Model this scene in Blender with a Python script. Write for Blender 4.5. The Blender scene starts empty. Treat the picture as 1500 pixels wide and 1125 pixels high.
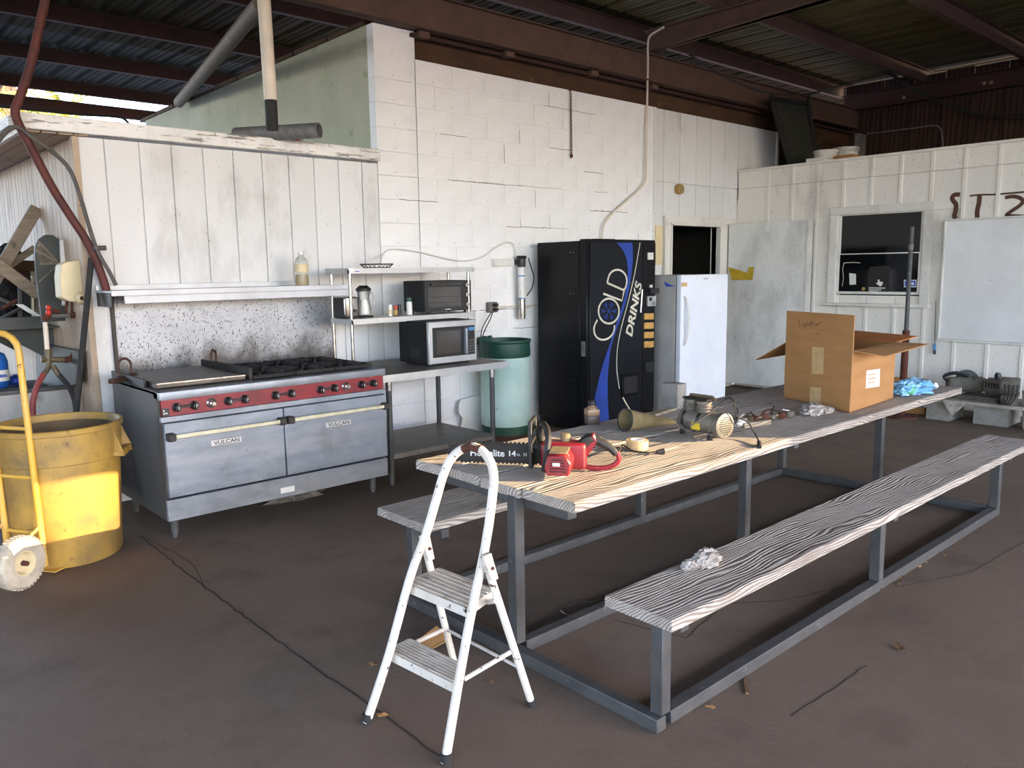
import bpy, bmesh, math, random
from mathutils import Vector, Matrix, noise
S = bpy.context.scene; COL = S.collection
random.seed(7)
# ---------------------------------------------------------------- camera
F, H = 1171.0, 1.56
YAW, PIT, ROL = math.radians(42.11), math.radians(8.2), math.radians(-0.806)
_f = Vector((math.sin(YAW)*math.cos(PIT), math.cos(YAW)*math.cos(PIT), -math.sin(PIT)))
_r0 = Vector((math.cos(YAW), -math.sin(YAW), 0)); _u0 = _r0.cross(_f)
_r = _r0*math.cos(ROL) + _u0*math.sin(ROL); _u = _u0*math.cos(ROL) - _r0*math.sin(ROL)
CAM = Vector((0, 0, H))
cd = bpy.data.cameras.new('camera'); cam = bpy.data.objects.new('camera', cd); COL.objects.link(cam)
cd.sensor_width = 36; cd.sensor_fit = 'HORIZONTAL'; cd.lens = 36*F/1500; cd.clip_start = .05; cd.clip_end = 500
M = Matrix((_r, _u, -_f)).transposed().to_4x4(); M.translation = CAM; cam.matrix_world = M
S.camera = cam
# ---------------------------------------------------------------- light
S.view_settings.view_transform = 'Standard'; S.view_settings.look = 'None'
S.view_settings.gamma = 1; S.view_settings.use_curve_mapping = False
S.view_settings.exposure = 2.7
SUN_AZ = Vector((.64, -.77, 0)).normalized(); SUN_EL = math.radians(13.5)
w = bpy.data.worlds.new('sky'); S.world = w; w.use_nodes = True
nt = w.node_tree; bg = nt.nodes['Background']
sk = nt.nodes.new('ShaderNodeTexSky'); sk.sky_type = 'NISHITA'; sk.sun_disc = False
sk.sun_elevation = math.radians(28); sk.sun_rotation = math.atan2(SUN_AZ.x, SUN_AZ.y); sk.air_density = 1.0; sk.dust_density = 1.0
tn = nt.nodes.new('ShaderNodeMixRGB'); tn.blend_type = 'MULTIPLY'; tn.inputs[0].default_value = 1; tn.inputs[2].default_value = (1.03, .965, 1.06, 1)
nt.links.new(sk.outputs[0], tn.inputs[1]); nt.links.new(tn.outputs[0], bg.inputs[0]); bg.inputs[1].default_value = .34
sd = bpy.data.lights.new('sun', 'SUN'); sd.energy = 3.1; sd.angle = math.radians(.14); sd.color = (1, .75, .45)
so = bpy.data.objects.new('sun', sd); COL.objects.link(so)
_d = SUN_AZ*math.cos(SUN_EL) + Vector((0, 0, math.sin(SUN_EL)))
so.rotation_euler = _d.to_track_quat('Z', 'Y').to_euler(); so.location = _d*30

# ---------------------------------------------------------------- pixel -> place
def ray(x, y): return _r*((x-750)/F) + _u*(-(y-562.5)/F) + _f
def PZ(x, y, z): d = ray(x, y); return CAM + d*((z-H)/d.z)
def PY(x, y, Y): d = ray(x, y); return CAM + d*(Y/d.y)
def PX(x, y, X): d = ray(x, y); return CAM + d*(X/d.x)
def PP(x, y, q, n): d = ray(x, y); n = Vector(n); return CAM + d*(n.dot(Vector(q)-CAM)/n.dot(d))
def proj(p): v = Vector(p)-CAM; return 750+F*v.dot(_r)/v.dot(_f), 562.5-F*v.dot(_u)/v.dot(_f)

# ---------------------------------------------------------------- materials
def hx(h):
    c = [int(h[i:i+2], 16)/255 for i in (1, 3, 5)]
    return tuple((v/12.92 if v <= .04045 else ((v+.055)/1.055)**2.4) for v in c) + (1,)
MATS = {}
class NG:
    def __init__(s, name):
        s.m = bpy.data.materials.new(name); s.m.use_nodes = True; s.t = s.m.node_tree; s.b = s.t.nodes['Principled BSDF']; MATS[name] = s.m
    def n(s, typ, **k):
        x = s.t.nodes.new('ShaderNode'+typ)
        for a, v in k.items():
            if a in x.inputs: x.inputs[a].default_value = v
            else: setattr(x, a, v)
        return x
    def l(s, a, b): s.t.links.new(a, b)
    def co(s, scale=(1, 1, 1), rot=(0, 0, 0), coord='Object'):
        tc = s.n('TexCoord'); mp = s.n('Mapping'); mp.inputs['Scale'].default_value = scale; mp.inputs['Rotation'].default_value = rot
        s.l(tc.outputs[coord], mp.inputs[0]); return mp.outputs[0]
    def ramp(s, fac, stops):
        r = s.n('ValToRGB'); e = r.color_ramp.elements
        while len(e) < len(stops): e.new(.5)
        for i, (p, c) in enumerate(stops): e[i].position = p; e[i].color = c if len(c) == 4 else (*c, 1)
        s.l(fac, r.inputs[0]); return r.outputs[0]
    def mix(s, fac, a, b, mode='MIX'):
        x = s.n('MixRGB', blend_type=mode)
        for i, v in ((0, fac), (1, a), (2, b)):
            if hasattr(v, 'is_output'): s.l(v, x.inputs[i])
            else: x.inputs[i].default_value = v
        return x.outputs[0]
    def noise(s, vec, scale, detail=5, rough=.6): 
        x = s.n('TexNoise'); x.inputs['Scale'].default_value = scale; x.inputs['Detail'].default_value = detail; x.inputs['Roughness'].default_value = rough
        s.l(vec, x.inputs['Vector']); return x.outputs[0]
    def bump(s, h, st, dist=.01):
        b = s.n('Bump'); b.inputs['Strength'].default_value = st; b.inputs['Distance'].default_value = dist
        s.l(h, b.inputs['Height']); s.l(b.outputs[0], s.b.inputs['Normal'])
K0, K1 = (0, 0, 0, 1), (1, 1, 1, 1)
def mat(name, col, col2=None, rough=.6, metal=0, scale=6, lo=.35, hi=.7, stretch=(1, 1, 1), spots=None, spots2=None, bump=.15, bscale=40, spec=.5, trans=None, alpha=None):
    """col/col2 mixed by noise; spots = (colour, noise scale, threshold lo, hi, stretch)"""
    g = NG(name); v = g.co(stretch)
    c = hx(col)
    out = c
    if col2: out = g.mix(g.ramp(g.noise(v, scale), [(lo, K0), (hi, K1)]), c, hx(col2))
    for sp in (spots, spots2):
        if sp:
            v2 = g.co(sp[4] if len(sp) > 4 else (1, 1, 1))
            out = g.mix(g.ramp(g.noise(v2, sp[1], 6, .65), [(sp[2], K0), (sp[3], K1)]), out, hx(sp[0]))
    if hasattr(out, 'is_output'): g.l(out, g.b.inputs['Base Color'])
    else: g.b.inputs['Base Color'].default_value = out
    g.b.inputs['Roughness'].default_value = rough; g.b.inputs['Metallic'].default_value = metal
    g.b.inputs['Specular IOR Level'].default_value = spec
    if bump: g.bump(g.noise(g.co(stretch), bscale, 4), bump)
    if trans: g.b.inputs['Transmission Weight'].default_value = trans; g.b.inputs['IOR'].default_value = 1.3
    if alpha: g.b.inputs['Alpha'].default_value = alpha
    return g.m
def wood(name, light, mid, dark, axis='X', bands=26, bump=.5, stain=None, warp=.06):
    g = NG(name)
    st = {'X': (.04, 1, 1), 'Y': (1, .04, 1), 'Z': (1, 1, .04)}[axis]
    oi = g.n('ObjectInfo'); v = g.co(st)
    va = g.n('VectorMath', operation='ADD'); g.l(v, va.inputs[0])
    vs = g.n('VectorMath', operation='SCALE'); g.l(oi.outputs['Random'], vs.inputs['Scale']); vs.inputs[0].default_value = (7, 3, 5); g.l(vs.outputs[0], va.inputs[1]); v0 = va.outputs[0]
    nz = g.n('TexNoise'); nz.inputs['Scale'].default_value = 6; nz.inputs['Detail'].default_value = 2
    v3 = g.co({'X': (.22, 1, 1), 'Y': (1, .22, 1), 'Z': (1, 1, .22)}[axis]); g.l(v3, nz.inputs['Vector'])
    vm = g.n('VectorMath', operation='MULTIPLY_ADD'); g.l(nz.outputs['Color'], vm.inputs[0]); vm.inputs[1].default_value = (warp,)*3; g.l(v0, vm.inputs[2])
    wv = g.n('TexWave', wave_type='BANDS', bands_direction='DIAGONAL')
    wv.inputs['Scale'].default_value = bands; wv.inputs['Distortion'].default_value = 1.5; wv.inputs['Detail'].default_value = 2; wv.inputs['Detail Scale'].default_value = 1.5
    g.l(vm.outputs[0], wv.inputs['Vector'])
    c = g.ramp(wv.outputs[0], [(.05, hx(dark)), (.35, hx(mid)), (.75, hx(light))])
    n2 = g.noise(g.co({'X': (.5, 1, 1), 'Y': (1, .5, 1), 'Z': (1, 1, .5)}[axis]), 3.2, 6, .65)
    c = g.mix(g.ramp(n2, [(.48, K0), (.74, (.8, .8, .8, 1))]), c, hx(stain or dark))
    fine = g.noise(g.co({'X': (3, 90, 90), 'Y': (90, 3, 90), 'Z': (90, 90, 3)}[axis]), 1, 3)
    c = g.mix(g.ramp(fine, [(.55, K0), (.8, (.5, .5, .5, 1))]), c, hx(dark))
    g.l(c, g.b.inputs['Base Color']); g.b.inputs['Roughness'].default_value = .85
    g.bump(wv.outputs[0], bump, .005)
    return g.m
def paintwood(name, white, under, axis='Z', amt=.6, rough=.7, dirt='#8d877b', dirtamt=.62):
    g = NG(name); v = g.co({'X': (.12, 1, 1), 'Y': (1, .12, 1), 'Z': (1, 1, .12)}[axis])
    oi = g.n('ObjectInfo')
    pe = g.noise(v, 38, 6, .7)
    c = g.mix(g.ramp(pe, [(amt, K0), (amt+.05, K1)]), hx(white), hx(under))
    d = g.noise(g.co((1, 1, .45)), 2.2, 7, .65)
    c = g.mix(g.ramp(d, [(dirtamt-.12, K0), (dirtamt+.2, (.8, .8, .8, 1))]), c, hx(dirt))
    sp = g.noise(g.co(), 55, 2, .5)
    c = g.mix(g.ramp(sp, [(.70, K0), (.74, K1)]), c, hx('#5a4b3c'))
    tint = g.ramp(oi.outputs['Random'], [(0, (.93, .93, .92, 1)), (1, K1)])
    c = g.mix(1, c, tint, 'MULTIPLY')
    g.l(c, g.b.inputs['Base Color']); g.b.inputs['Roughness'].default_value = rough
    g.bump(pe, .25, .004)
    return g.m

mat('concrete', '#67574a', '#796a5b', .8, 0, .8, .3, .7, spots=('#473b31', 1.6, .5, .85), spots2=('#95887a', 26, .66, .85), bump=.3, bscale=45, spec=.2)
mat('outside_ground', '#75767a', '#84858a', .95, 0, .5, bump=.3, bscale=8)
mat('crack', '#302922', rough=.95, bump=0)
mat('mortar', '#c3c0b8', '#9a958b', .9, 0, 12)
mat('block_paint', '#e6e5e2', '#d8d6d1', .75, 0, 2.2, .35, .75, spots=('#b3aca0', 9, .66, .8), spots2=('#6d5a45', 80, .715, .74), bump=.6, bscale=26)
mat('plaster_green', '#b0ad97', '#9c9c82', .85, 0, 1.6, .3, .7, spots=('#7f8a62', 3.5, .58, .75), spots2=('#4f4a3d', 30, .7, .76), bump=.4, bscale=30)
paintwood('siding_white', '#d6d5d2', '#9c9488', 'Z', .70, dirtamt=.66)
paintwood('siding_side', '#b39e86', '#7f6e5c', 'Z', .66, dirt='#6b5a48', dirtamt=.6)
paintwood('trim_white', '#e9e6df', '#8a8378', 'X', .56)
paintwood('right_white', '#e4ddd2', '#8c7f70', 'Z', .70, dirtamt=.68)
paintwood('door_white', '#d6d3cc', '#75706a', 'Z', .66, dirt='#7d776f', dirtamt=.58)
paintwood('window_white', '#dcd7cd', '#8a7c6c', 'Z', .64)
wood('plywood_brown', '#43291b', '#352015', '#20120c', 'Z', 9, .2)
mat('panel_white', '#dedcd8', '#cfccc6', .6, 0, 2, spots=('#7d7468', 14, .68, .75), bump=.1)
mat('rust_steel', '#63493b', '#4f392d', .8, .05, 5, .3, .7, spots=('#2c1d16', 30, .62, .72), spots2=('#855a44', 12, .66, .8), bump=.25)
mat('rust_dark', '#3d2117', '#2c1710', .85, 0, 4, bump=.2)
mat('rust_board', '#4b3019', '#38230f', .85, 0, 4, .3, .7, (1, 1, 3), spots=('#7c5a32', 9, .64, .8), bump=.3)
mat('roof_sheet', '#3b3525', '#2a2518', .85, .0, 1.1, .3, .7, (4, .4, 1), spots=('#2c2719', 3, .55, .75, (6, .3, 1)), bump=.08, spec=.05)
mat('roof_sheet_olive', '#6b6446', '#4f4932', .7, .0, 1.1, .3, .7, (4, .4, 1), spots=('#352f1f', 3, .5, .75, (6, .3, 1)), bump=.08, spec=.1)
mat('roof_sheet_edgelit', '#3b3c33', '#2c2d27', .75, .0, 1.5, .3, .7, (4, .4, 1), bump=.08, spec=.1)  # paler, greener copy: daylight near the roof edge put into the colour
mat('stainless', '#90959b', '#757b82', .45, .55, 4, .3, .75, (1, 1, 4), spots=('#3e3a37', 60, .68, .72), spots2=('#5c5a58', 3, .5, .9), bump=.05)
mat('stainless_clean', '#c9cac8', '#b2b3b0', .4, .6, 6, .3, .7, spots=('#5d5851', 60, .7, .74), bump=.05)
mat('steel_top', '#77716a', '#5f5a54', .5, .4, 5, .3, .7, spots=('#2f2a26', 9, .62, .76), bump=.12)
mat('hood_white', '#bcbec0', '#a8aaac', .45, .2, 4, spots=('#6b655c', 40, .7, .74), bump=.03)
g = NG('backsplash'); n1 = g.noise(g.co((1, 1, .6)), 120, 2, .5); n2 = g.noise(g.co(), 2.6, 6); n3 = g.noise(g.co((1, 1, .7)), 4.2, 4)
c = g.mix(g.ramp(n2, [(.4, K0), (.75, K1)]), hx('#a6a8ab'), hx('#87898d'))
sx = g.n('SeparateXYZ'); g.l(g.co(), sx.inputs[0]); mr = g.n('MapRange'); g.l(sx.outputs[2], mr.inputs[0])
for i_, v_ in ((1, .86), (2, 1.16), (3, .46), (4, 0)): mr.inputs[i_].default_value = v_
ad = g.n('Math', operation='ADD'); g.l(mr.outputs[0], ad.inputs[0]); g.l(n3, ad.inputs[1])
c = g.mix(g.ramp(ad.outputs[0], [(.60, K0), (.86, (.92, .92, .92, 1))]), c, hx('#3b3734'))
ad2 = g.n('Math', operation='MULTIPLY_ADD'); g.l(mr.outputs[0], ad2.inputs[0]); ad2.inputs[1].default_value = .10; g.l(n1, ad2.inputs[2])
c = g.mix(g.ramp(ad2.outputs[0], [(.625, K0), (.65, K1)]), c, hx('#39332f'))
g.l(c, g.b.inputs['Base Color']); g.b.inputs['Roughness'].default_value = .45; g.b.inputs['Metallic'].default_value = .2
mat('soot', '#5a5754', '#2f2c2a', .8, 0, 9, spots=('#cfd0d0', 30, .6, .66), bump=.1)
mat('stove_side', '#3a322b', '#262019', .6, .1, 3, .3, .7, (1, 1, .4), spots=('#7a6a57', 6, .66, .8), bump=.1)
mat('griddle', '#5d5852', '#453f3a', .45, .6, 7, .3, .7, spots=('#2a2522', 14, .6, .74), bump=.1)
mat('cast_iron', '#1c1a19', '#2b2622', .75, .3, 14, bump=.4)
mat('grease_dark', '#2a2420', '#1b1714', .6, .1, 10, bump=.3)
mat('red_enamel', '#7d1320', '#5d0f18', .4, 0, 9, .4, .75, spots=('#b4777a', 14, .64, .8), bump=.05)
mat('black_plastic', '#141414', '#20201f', .45, 0, 12, bump=.05)
mat('black_matte', '#0d0d0e', '#191817', .8, 0, 9, bump=.1)
mat('chrome', '#c7c4bd', '#8f8b84', .25, .9, 20, bump=0)
mat('cream_bar', '#cfc6a6', '#b3a884', .6, 0, 18, spots=('#6d6148', 40, .66, .74), bump=.1)
mat('print_dark', '#3c3d3c', rough=.6, bump=0); mat('print_white', '#d8d6ce', '#b7b4a8', .6, 0, 40, bump=0)
mat('print_cream', '#cfcbb8', '#b4b09c', .6, 0, 30, bump=0)
mat('print_blue', '#1c3f98', '#19357c', .45, 0, 9, bump=0)
mat('galvanized', '#52514f', '#403f3e', .6, .25, 9, .3, .7, spots=('#84878a', 25, .64, .74), spots2=('#453a31', 6, .6, .8), bump=.1)
mat('pipe_grey', '#7d7a76', '#5c5955', .6, .3, 14, spots=('#3f3934', 30, .62, .7), bump=.2)
wood('weathered', '#bdb3a7', '#a69b8e', '#83766a', 'X', 40, .7, stain='#6b5b4d', warp=.10)
wood('weathered_end', '#a3947f', '#84745f', '#4a3d30', 'Z', 22, .6)
wood('pale_wood', '#a99a83', '#94866f', '#75664f', 'X', 30, .2)
mat('ladder_paint', '#d9d0c2', '#c9bdab', .5, 0, 6, spots=('#4b2a1a', 48, .625, .65), spots2=('#3a2116', 15, .655, .675), bump=.08)
mat('ladder_tread', '#cfc4b2', '#aa9d8b', .8, 0, 8, spots=('#5f5244', 18, .56, .7, (1, .3, 1)), bump=.3)
mat('rust', '#5b2f1d', '#3a1d13', .9, 0, 20, bump=.3)
mat('rubber', '#1e1c1b', '#2c2927', .85, 0, 20, bump=.1)
mat('bin_yellow', '#b08a3c', '#94732f', .6, 0, 3, .3, .75, (1, 1, .6), spots=('#665538', 3.2, .42, .72), spots2=('#3f3423', 30, .62, .74), bump=.15)
mat('bin_inside', '#6b5535', '#4a3b27', .8, 0, 4, bump=.2)
mat('truck_yellow', '#d9a21c', '#c9a45a', .5, 0, 3, spots=('#3b2f22', 22, .64, .69), bump=.1)
mat('tire', '#c3b7a2', '#9c907d', .9, 0, 9, bump=.4)
mat('barrel_mint', '#b3cbbf', '#9dbaad', .6, 0, 3, spots=('#728a7d', 14, .62, .76), bump=.12)
mat('barrel_green', '#124536', '#0e372b', .5, 0, 5, spots=('#6f8a7d', 25, .68, .76), bump=.1)
mat('vend_black', '#0a0a0c', '#101114', .38, .1, 3, .3, .8, spots=('#4a4c50', 30, .7, .78), bump=.03, spec=.25)
mat('vend_face', '#101217', '#171a21', .35, .1, 2, .3, .8, spots=('#555860', 40, .71, .76), bump=.02, spec=.25)
mat('button_amber', '#c79a55', '#a87c3e', .45, 0, 20, bump=0)
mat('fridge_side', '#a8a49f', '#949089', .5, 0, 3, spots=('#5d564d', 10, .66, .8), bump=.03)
mat('fridge_white', '#dfe1e6', '#d2d5dc', .4, 0, 3, spots=('#6f675a', 45, .69, .73), bump=.02)
mat('cardboard', '#b07f4c', '#a07242', .8, 0, 3, .3, .7, (1, 1, 6), bump=.15, bscale=60)
mat('cardboard_sunlit', '#c0763a', '#b56a2c', .85, 0, 4, bump=.1)  # orange sun glow inside the box, put into the colour
mat('tape_paper', '#c9a878', '#b89766', .6, 0, 20, bump=.1)
mat('lumber_grey', '#8f806c', '#6f6250', .85, 0, 5, .3, .7, (1, 6, 6), spots=('#3f362b', 9, .62, .75), bump=.2)
mat('paper', '#dedad0', '#c9c5ba', .8, 0, 9, bump=.1)
mat('rag', '#b5ada3', '#857b71', .95, 0, 14, .35, .65, spots=('#574a41', 16, .56, .68), bump=.8, bscale=20)
mat('bag_blue', '#6aa6cc', '#95c6e0', .35, 0, 14, spots=('#e3eef4', 18, .62, .7), bump=.5, bscale=18)
mat('bag_green', '#5fae6f', '#7cc08a', .4, 0, 9, bump=.2)
mat('saw_red', '#8f1a22', '#77141b', .45, 0, 8, spots=('#b58d7a', 45, .63, .72), bump=.08)
mat('saw_black', '#1b1917', '#27231f', .6, 0, 14, spots=('#6d5f49', 40, .7, .78), bump=.2)
mat('dull_tan', '#8d7a5a', '#6d5c42', .85, 0, 14, bump=.3)
mat('bar_black', '#191512', '#2a221b', .6, .2, 16, spots=('#7b6a4c', 60, .68, .73), bump=.2)
mat('pump_metal', '#7d766a', '#5f584e', .55, .35, 14, spots=('#3a332b', 20, .6, .72), bump=.2)
mat('yellow_label', '#d6b92a', rough=.5, bump=0)
mat('cone_tan', '#8c7a57', '#75653f', .95, 0, 18, bump=.4)
mat('amber_bottle', '#9a7b5a', '#7a5d40', .35, 0, 12, spots=('#c9b79a', 14, .6, .7), bump=.05)
mat('bottle_shaded', '#4b3d33', '#3a2e26', .4, 0, 10, bump=0)  # shade on the lower half of the bottle, put into the colour
mat('cream_plastic', '#d3c29a', '#bfae85', .6, 0, 3, spots=('#6f5c3d', 8, .68, .78), bump=.1)
mat('dark_sheet', '#41443f', '#343632', .65, .05, 4, spots=('#6d6d64', 14, .68, .76), bump=.08)
mat('red_pipe', '#5b2a20', '#43201a', .7, 0, 9, spots=('#8a4a3a', 14, .64, .74), bump=.15)
mat('red_hose', '#8a3a35', '#6d2d2a', .6, 0, 9, bump=.1)
mat('grey_cable', '#57524d', '#46423e', .7, 0, 14, bump=.1)
mat('white_pipe', '#d8cbb8', '#bfb19c', .6, 0, 4, spots=('#6b5c4b', 18, .66, .74), bump=.1)
mat('dark_pipe', '#5d5345', '#463d32', .7, .1, 5, spots=('#9a907c', 14, .64, .74), bump=.2)
mat('old_brass', '#6d5f45', '#4a4231', .5, .4, 14, bump=.3)
mat('valve_red', '#c0341f', rough=.5, bump=0)
mat('blue_plastic', '#1c3f9a', '#16327a', .4, 0, 5, bump=.05)
mat('jug_blue', '#2a64b4', '#1d4f96', .3, 0, 5, bump=.05)
mat('yellow_pocket', '#b99a1e', '#a08418', .5, 0, 9, bump=.05)
mat('clear_plastic', '#e6e6e0', rough=.15, trans=.85, bump=0)
mat('oil', '#c9a52e', rough=.15, trans=.55, bump=0)
mat('glass_dark', '#08090a', '#101113', .08, 0, 2, spec=.35, bump=0)
mat('oven_glass', '#3b3632', '#4b4641', .1, 0, 5, spec=.7, bump=0)
mat('white_plastic', '#dcd9d2', '#c9c6be', .5, 0, 9, bump=.03)
mat('net_black', '#15130f', '#221f19', .8, 0, 20, bump=.3)
mat('net_panel', '#2c2f24', '#22241c', .7, 0, 12, .3, .7, (1, 1, .2), bump=.3)
mat('bucket_white', '#d5d0c6', '#bdb7ab', .6, 0, 9, bump=.05)
mat('cinder', '#8f8a82', '#7a756d', .95, 0, 14, bump=.6)
mat('tool_dust', '#6b645a', '#4c463e', .85, 0, 10, spots=('#8d8577', 24, .6, .7), bump=.3)
mat('graffiti', '#5a3a2c', '#452a20', .8, 0, 30, bump=.1)
mat('ink', '#241a14', rough=.8, bump=0)
mat('leaf_dry', '#7a5a3a', '#5f4429', .9, 0, 20, bump=.2)
mat('palm_green', '#7d8a2f', '#a89a3c', .7, 0, 3, bump=0)
mat('palm_dead', '#a8814f', '#8a6438', .9, 0, 3, bump=0)
mat('bark', '#6b5340', '#4f3c2d', .95, 0, 8, bump=.5)
mat('blocker_grey', '#8d8a86', '#7b7874', .9, 0, 2, bump=.1)
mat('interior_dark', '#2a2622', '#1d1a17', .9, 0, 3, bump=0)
mat('red_cloth', '#b23a22', '#8f2c1a', .9, 0, 10, bump=.3)
mat('sticker_blue', '#2b4fae', rough=.5, bump=0)
mat('copper', '#4d3326', '#36241b', .6, .3, 12, bump=.15)
mat('gauge_yellow', '#b08d4a', '#8a6c34', .6, 0, 9, bump=.05)
mat('label_blue', '#4a7fa8', rough=.5, bump=0)
mat('spice_brown', '#6b3f2a', '#8a5a30', .6, 0, 30, bump=0)
mat('green_cap', '#1d4a3a', rough=.5, bump=0)
mat('wall_oldblue', '#a9a59f', '#8b867f', .7, 0, 4, .3, .7, (1, 1, .4), spots=('#5d5348', 7, .58, .76), bump=.1)

# ---------------------------------------------------------------- mesh helpers
class B:
    def __init__(s): s.v = []; s.f = []
    def add(s, vs, fs, mx=None):
        o = len(s.v)
        for p in vs:
            p = Vector(p); s.v.append(mx @ p if mx else p)
        s.f += [tuple(o+i for i in f) for f in fs]; return s
    def b2(s, x0, x1, y0, y1, z0, z1, mx=None):
        return s.add([(x, y, z) for x in (x0, x1) for y in (y0, y1) for z in (z0, z1)],
                     [(0, 1, 3, 2), (4, 6, 7, 5), (0, 4, 5, 1), (2, 3, 7, 6), (0, 2, 6, 4), (1, 5, 7, 3)], mx)
    def box(s, c, d, mx=None):
        x, y, z = c; a, b, e = d[0]/2, d[1]/2, d[2]/2
        return s.b2(x-a, x+a, y-b, y+b, z-e, z+e, mx)
    def tube(s, pts, r, n=8, closed=False, mx=None, flat=1.0):
        pts = [Vector(p) for p in pts]; m = len(pts); rs = r if isinstance(r, (list, tuple)) else [r]*m
        vs = []; fs = []; prev = None
        for i in range(m):
            a = pts[i-1] if (i > 0 or closed) else pts[i]; b = pts[(i+1) % m] if (i < m-1 or closed) else pts[i]
            t = (b-a).normalized() if (b-a).length > 1e-9 else Vector((0, 0, 1))
            if prev is None:
                u = t.orthogonal().normalized() if abs(t.z) > .9 else t.cross(Vector((0, 0, 1))).normalized()
            else:
                u = prev - t*prev.dot(t); u = u.normalized() if u.length > 1e-6 else t.orthogonal().normalized()
            prev = u; w_ = t.cross(u)
            for k in range(n):
                an = 2*math.pi*k/n; vs.append(pts[i] + u*math.cos(an)*rs[i] + w_*math.sin(an)*rs[i]*flat)
        for i in range(m if closed else m-1):
            j = (i+1) % m
            for k in range(n):
                l = (k+1) % n; fs.append((i*n+k, i*n+l, j*n+l, j*n+k))
        if not closed: fs += [tuple(range(n))[::-1], tuple((m-1)*n+k for k in range(n))]
        return s.add(vs, fs, mx)
    def sq(s, a, b, w_=.05, h=None, up=(0, 0, 1)):
        """square bar from a to b"""
        a = Vector(a); b = Vector(b); t = (b-a).normalized(); up = Vector(up)
        if abs(t.dot(up)) > .98: up = Vector((0, 1, 0))
        u = t.cross(up).normalized(); v = u.cross(t); h = h or w_
        vs = [p + u*i*w_/2 + v*j*h/2 for p in (a, b) for i, j in ((-1, -1), (1, -1), (1, 1), (-1, 1))]
        return s.add(vs, [(0, 1, 2, 3)[::-1], (4, 5, 6, 7), (0, 1, 5, 4), (1, 2, 6, 5), (2, 3, 7, 6), (3, 0, 4, 7)])
    def lathe(s, prof, n=24, c=(0, 0, 0), mx=None, close=True):
        vs = []; fs = []; m = len(prof); c = Vector(c)
        for r, z in prof:
            for k in range(n): a = 2*math.pi*k/n; vs.append(c + Vector((r*math.cos(a), r*math.sin(a), z)))
        for i in range(m-1):
            for k in range(n): l = (k+1) % n; fs.append((i*n+k, i*n+l, (i+1)*n+l, (i+1)*n+k))
        if close: fs += [tuple(range(n))[::-1], tuple((m-1)*n+k for k in range(n))]
        return s.add(vs, fs, mx)
    def prism(s, poly, d, mx=None):
        """polygon in local xy, extruded z 0..d"""
        n = len(poly); vs = [(x, y, 0) for x, y in poly] + [(x, y, d) for x, y in poly]
        return s.add(vs, [tuple(range(n))[::-1], tuple(range(n, 2*n))] + [(i, (i+1) % n, n+(i+1) % n, n+i) for i in range(n)], mx)
    def slab(s, pts, nrm, t):
        """polygon of 3-D points thickened along nrm by t"""
        n = len(pts); nv = Vector(nrm).normalized()*t; vs = [Vector(p) for p in pts] + [Vector(p)+nv for p in pts]
        return s.add(vs, [tuple(range(n))[::-1], tuple(range(n, 2*n))] + [(i, (i+1) % n, n+(i+1) % n, n+i) for i in range(n)])
    def stroke(s, pts, nrm, wd, t=.002, closed=False):
        """flat ribbon of width wd along 3-D pts, lying on a plane with normal nrm"""
        pts = [Vector(p) for p in pts]; nv = Vector(nrm).normalized(); m = len(pts); vs = []; fs = []
        for i in range(m):
            a = pts[i-1] if (i or closed) else pts[i]; b = pts[(i+1) % m] if (i < m-1 or closed) else pts[i]
            d = (b-a).normalized().cross(nv)*(wd/2)
            vs += [pts[i]-d, pts[i]+d, pts[i]+d+nv*t, pts[i]-d+nv*t]
        for i in range(m if closed else m-1):
            j = (i+1) % m
            for k in range(4): l = (k+1) % 4; fs.append((i*4+k, i*4+l, j*4+l, j*4+k))
        if not closed: fs += [(0, 1, 2, 3)[::-1], tuple((m-1)*4+k for k in range(4))]
        return s.add(vs, fs)
    def blob(s, c, rad, seed=0, amp=.25, fr=2.2, n=16, m=10, flatten=None, mx=None):
        c = Vector(c); vs = []; fs = []
        for i in range(m+1):
            th = math.pi*i/m
            for k in range(n):
                ph = 2*math.pi*k/n; d = Vector((math.sin(th)*math.cos(ph), math.sin(th)*math.sin(ph), math.cos(th)))
                q = 1 + amp*noise.noise(d*fr + Vector((seed*3.1, seed*1.7, 0))) + amp*.5*noise.noise(d*fr*2.6 + Vector((seed, 9, 4)))
                p = Vector((d.x*rad[0]*q, d.y*rad[1]*q, d.z*rad[2]*q))
                if flatten is not None: p.z = max(p.z, flatten)
                vs.append(c+p)
        for i in range(m):
            for k in range(n): l = (k+1) % n; fs.append((i*n+k, (i+1)*n+k, (i+1)*n+l, i*n+l))
        return s.add(vs, fs, mx)
    def mesh(s, name, bevel=0, seg=1):
        bm = bmesh.new(); vv = [bm.verts.new(p) for p in s.v]
        for f in s.f:
            try: bm.faces.new([vv[i] for i in f])
            except ValueError: pass
        bmesh.ops.remove_doubles(bm, verts=bm.verts, dist=1e-5)
        bmesh.ops.recalc_face_normals(bm, faces=bm.faces)
        if bevel: bmesh.ops.bevel(bm, geom=[e for e in bm.edges if len(e.link_faces) == 2 and e.calc_face_angle(0) > .5], offset=bevel, segments=seg, affect='EDGES', profile=.6)
        for f in bm.faces: f.smooth = True
        for e in bm.edges:
            if len(e.link_faces) != 2 or e.calc_face_angle(0) > .62: e.smooth = False
        me = bpy.data.meshes.new(name); bm.to_mesh(me); bm.free(); return me
def put(o, T):
    COL.objects.link(o)
    if T is not None:
        o.parent = T
        if T.get('_w'): o.matrix_parent_inverse = Matrix.Translation(-Vector(T.location))
    return o
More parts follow.
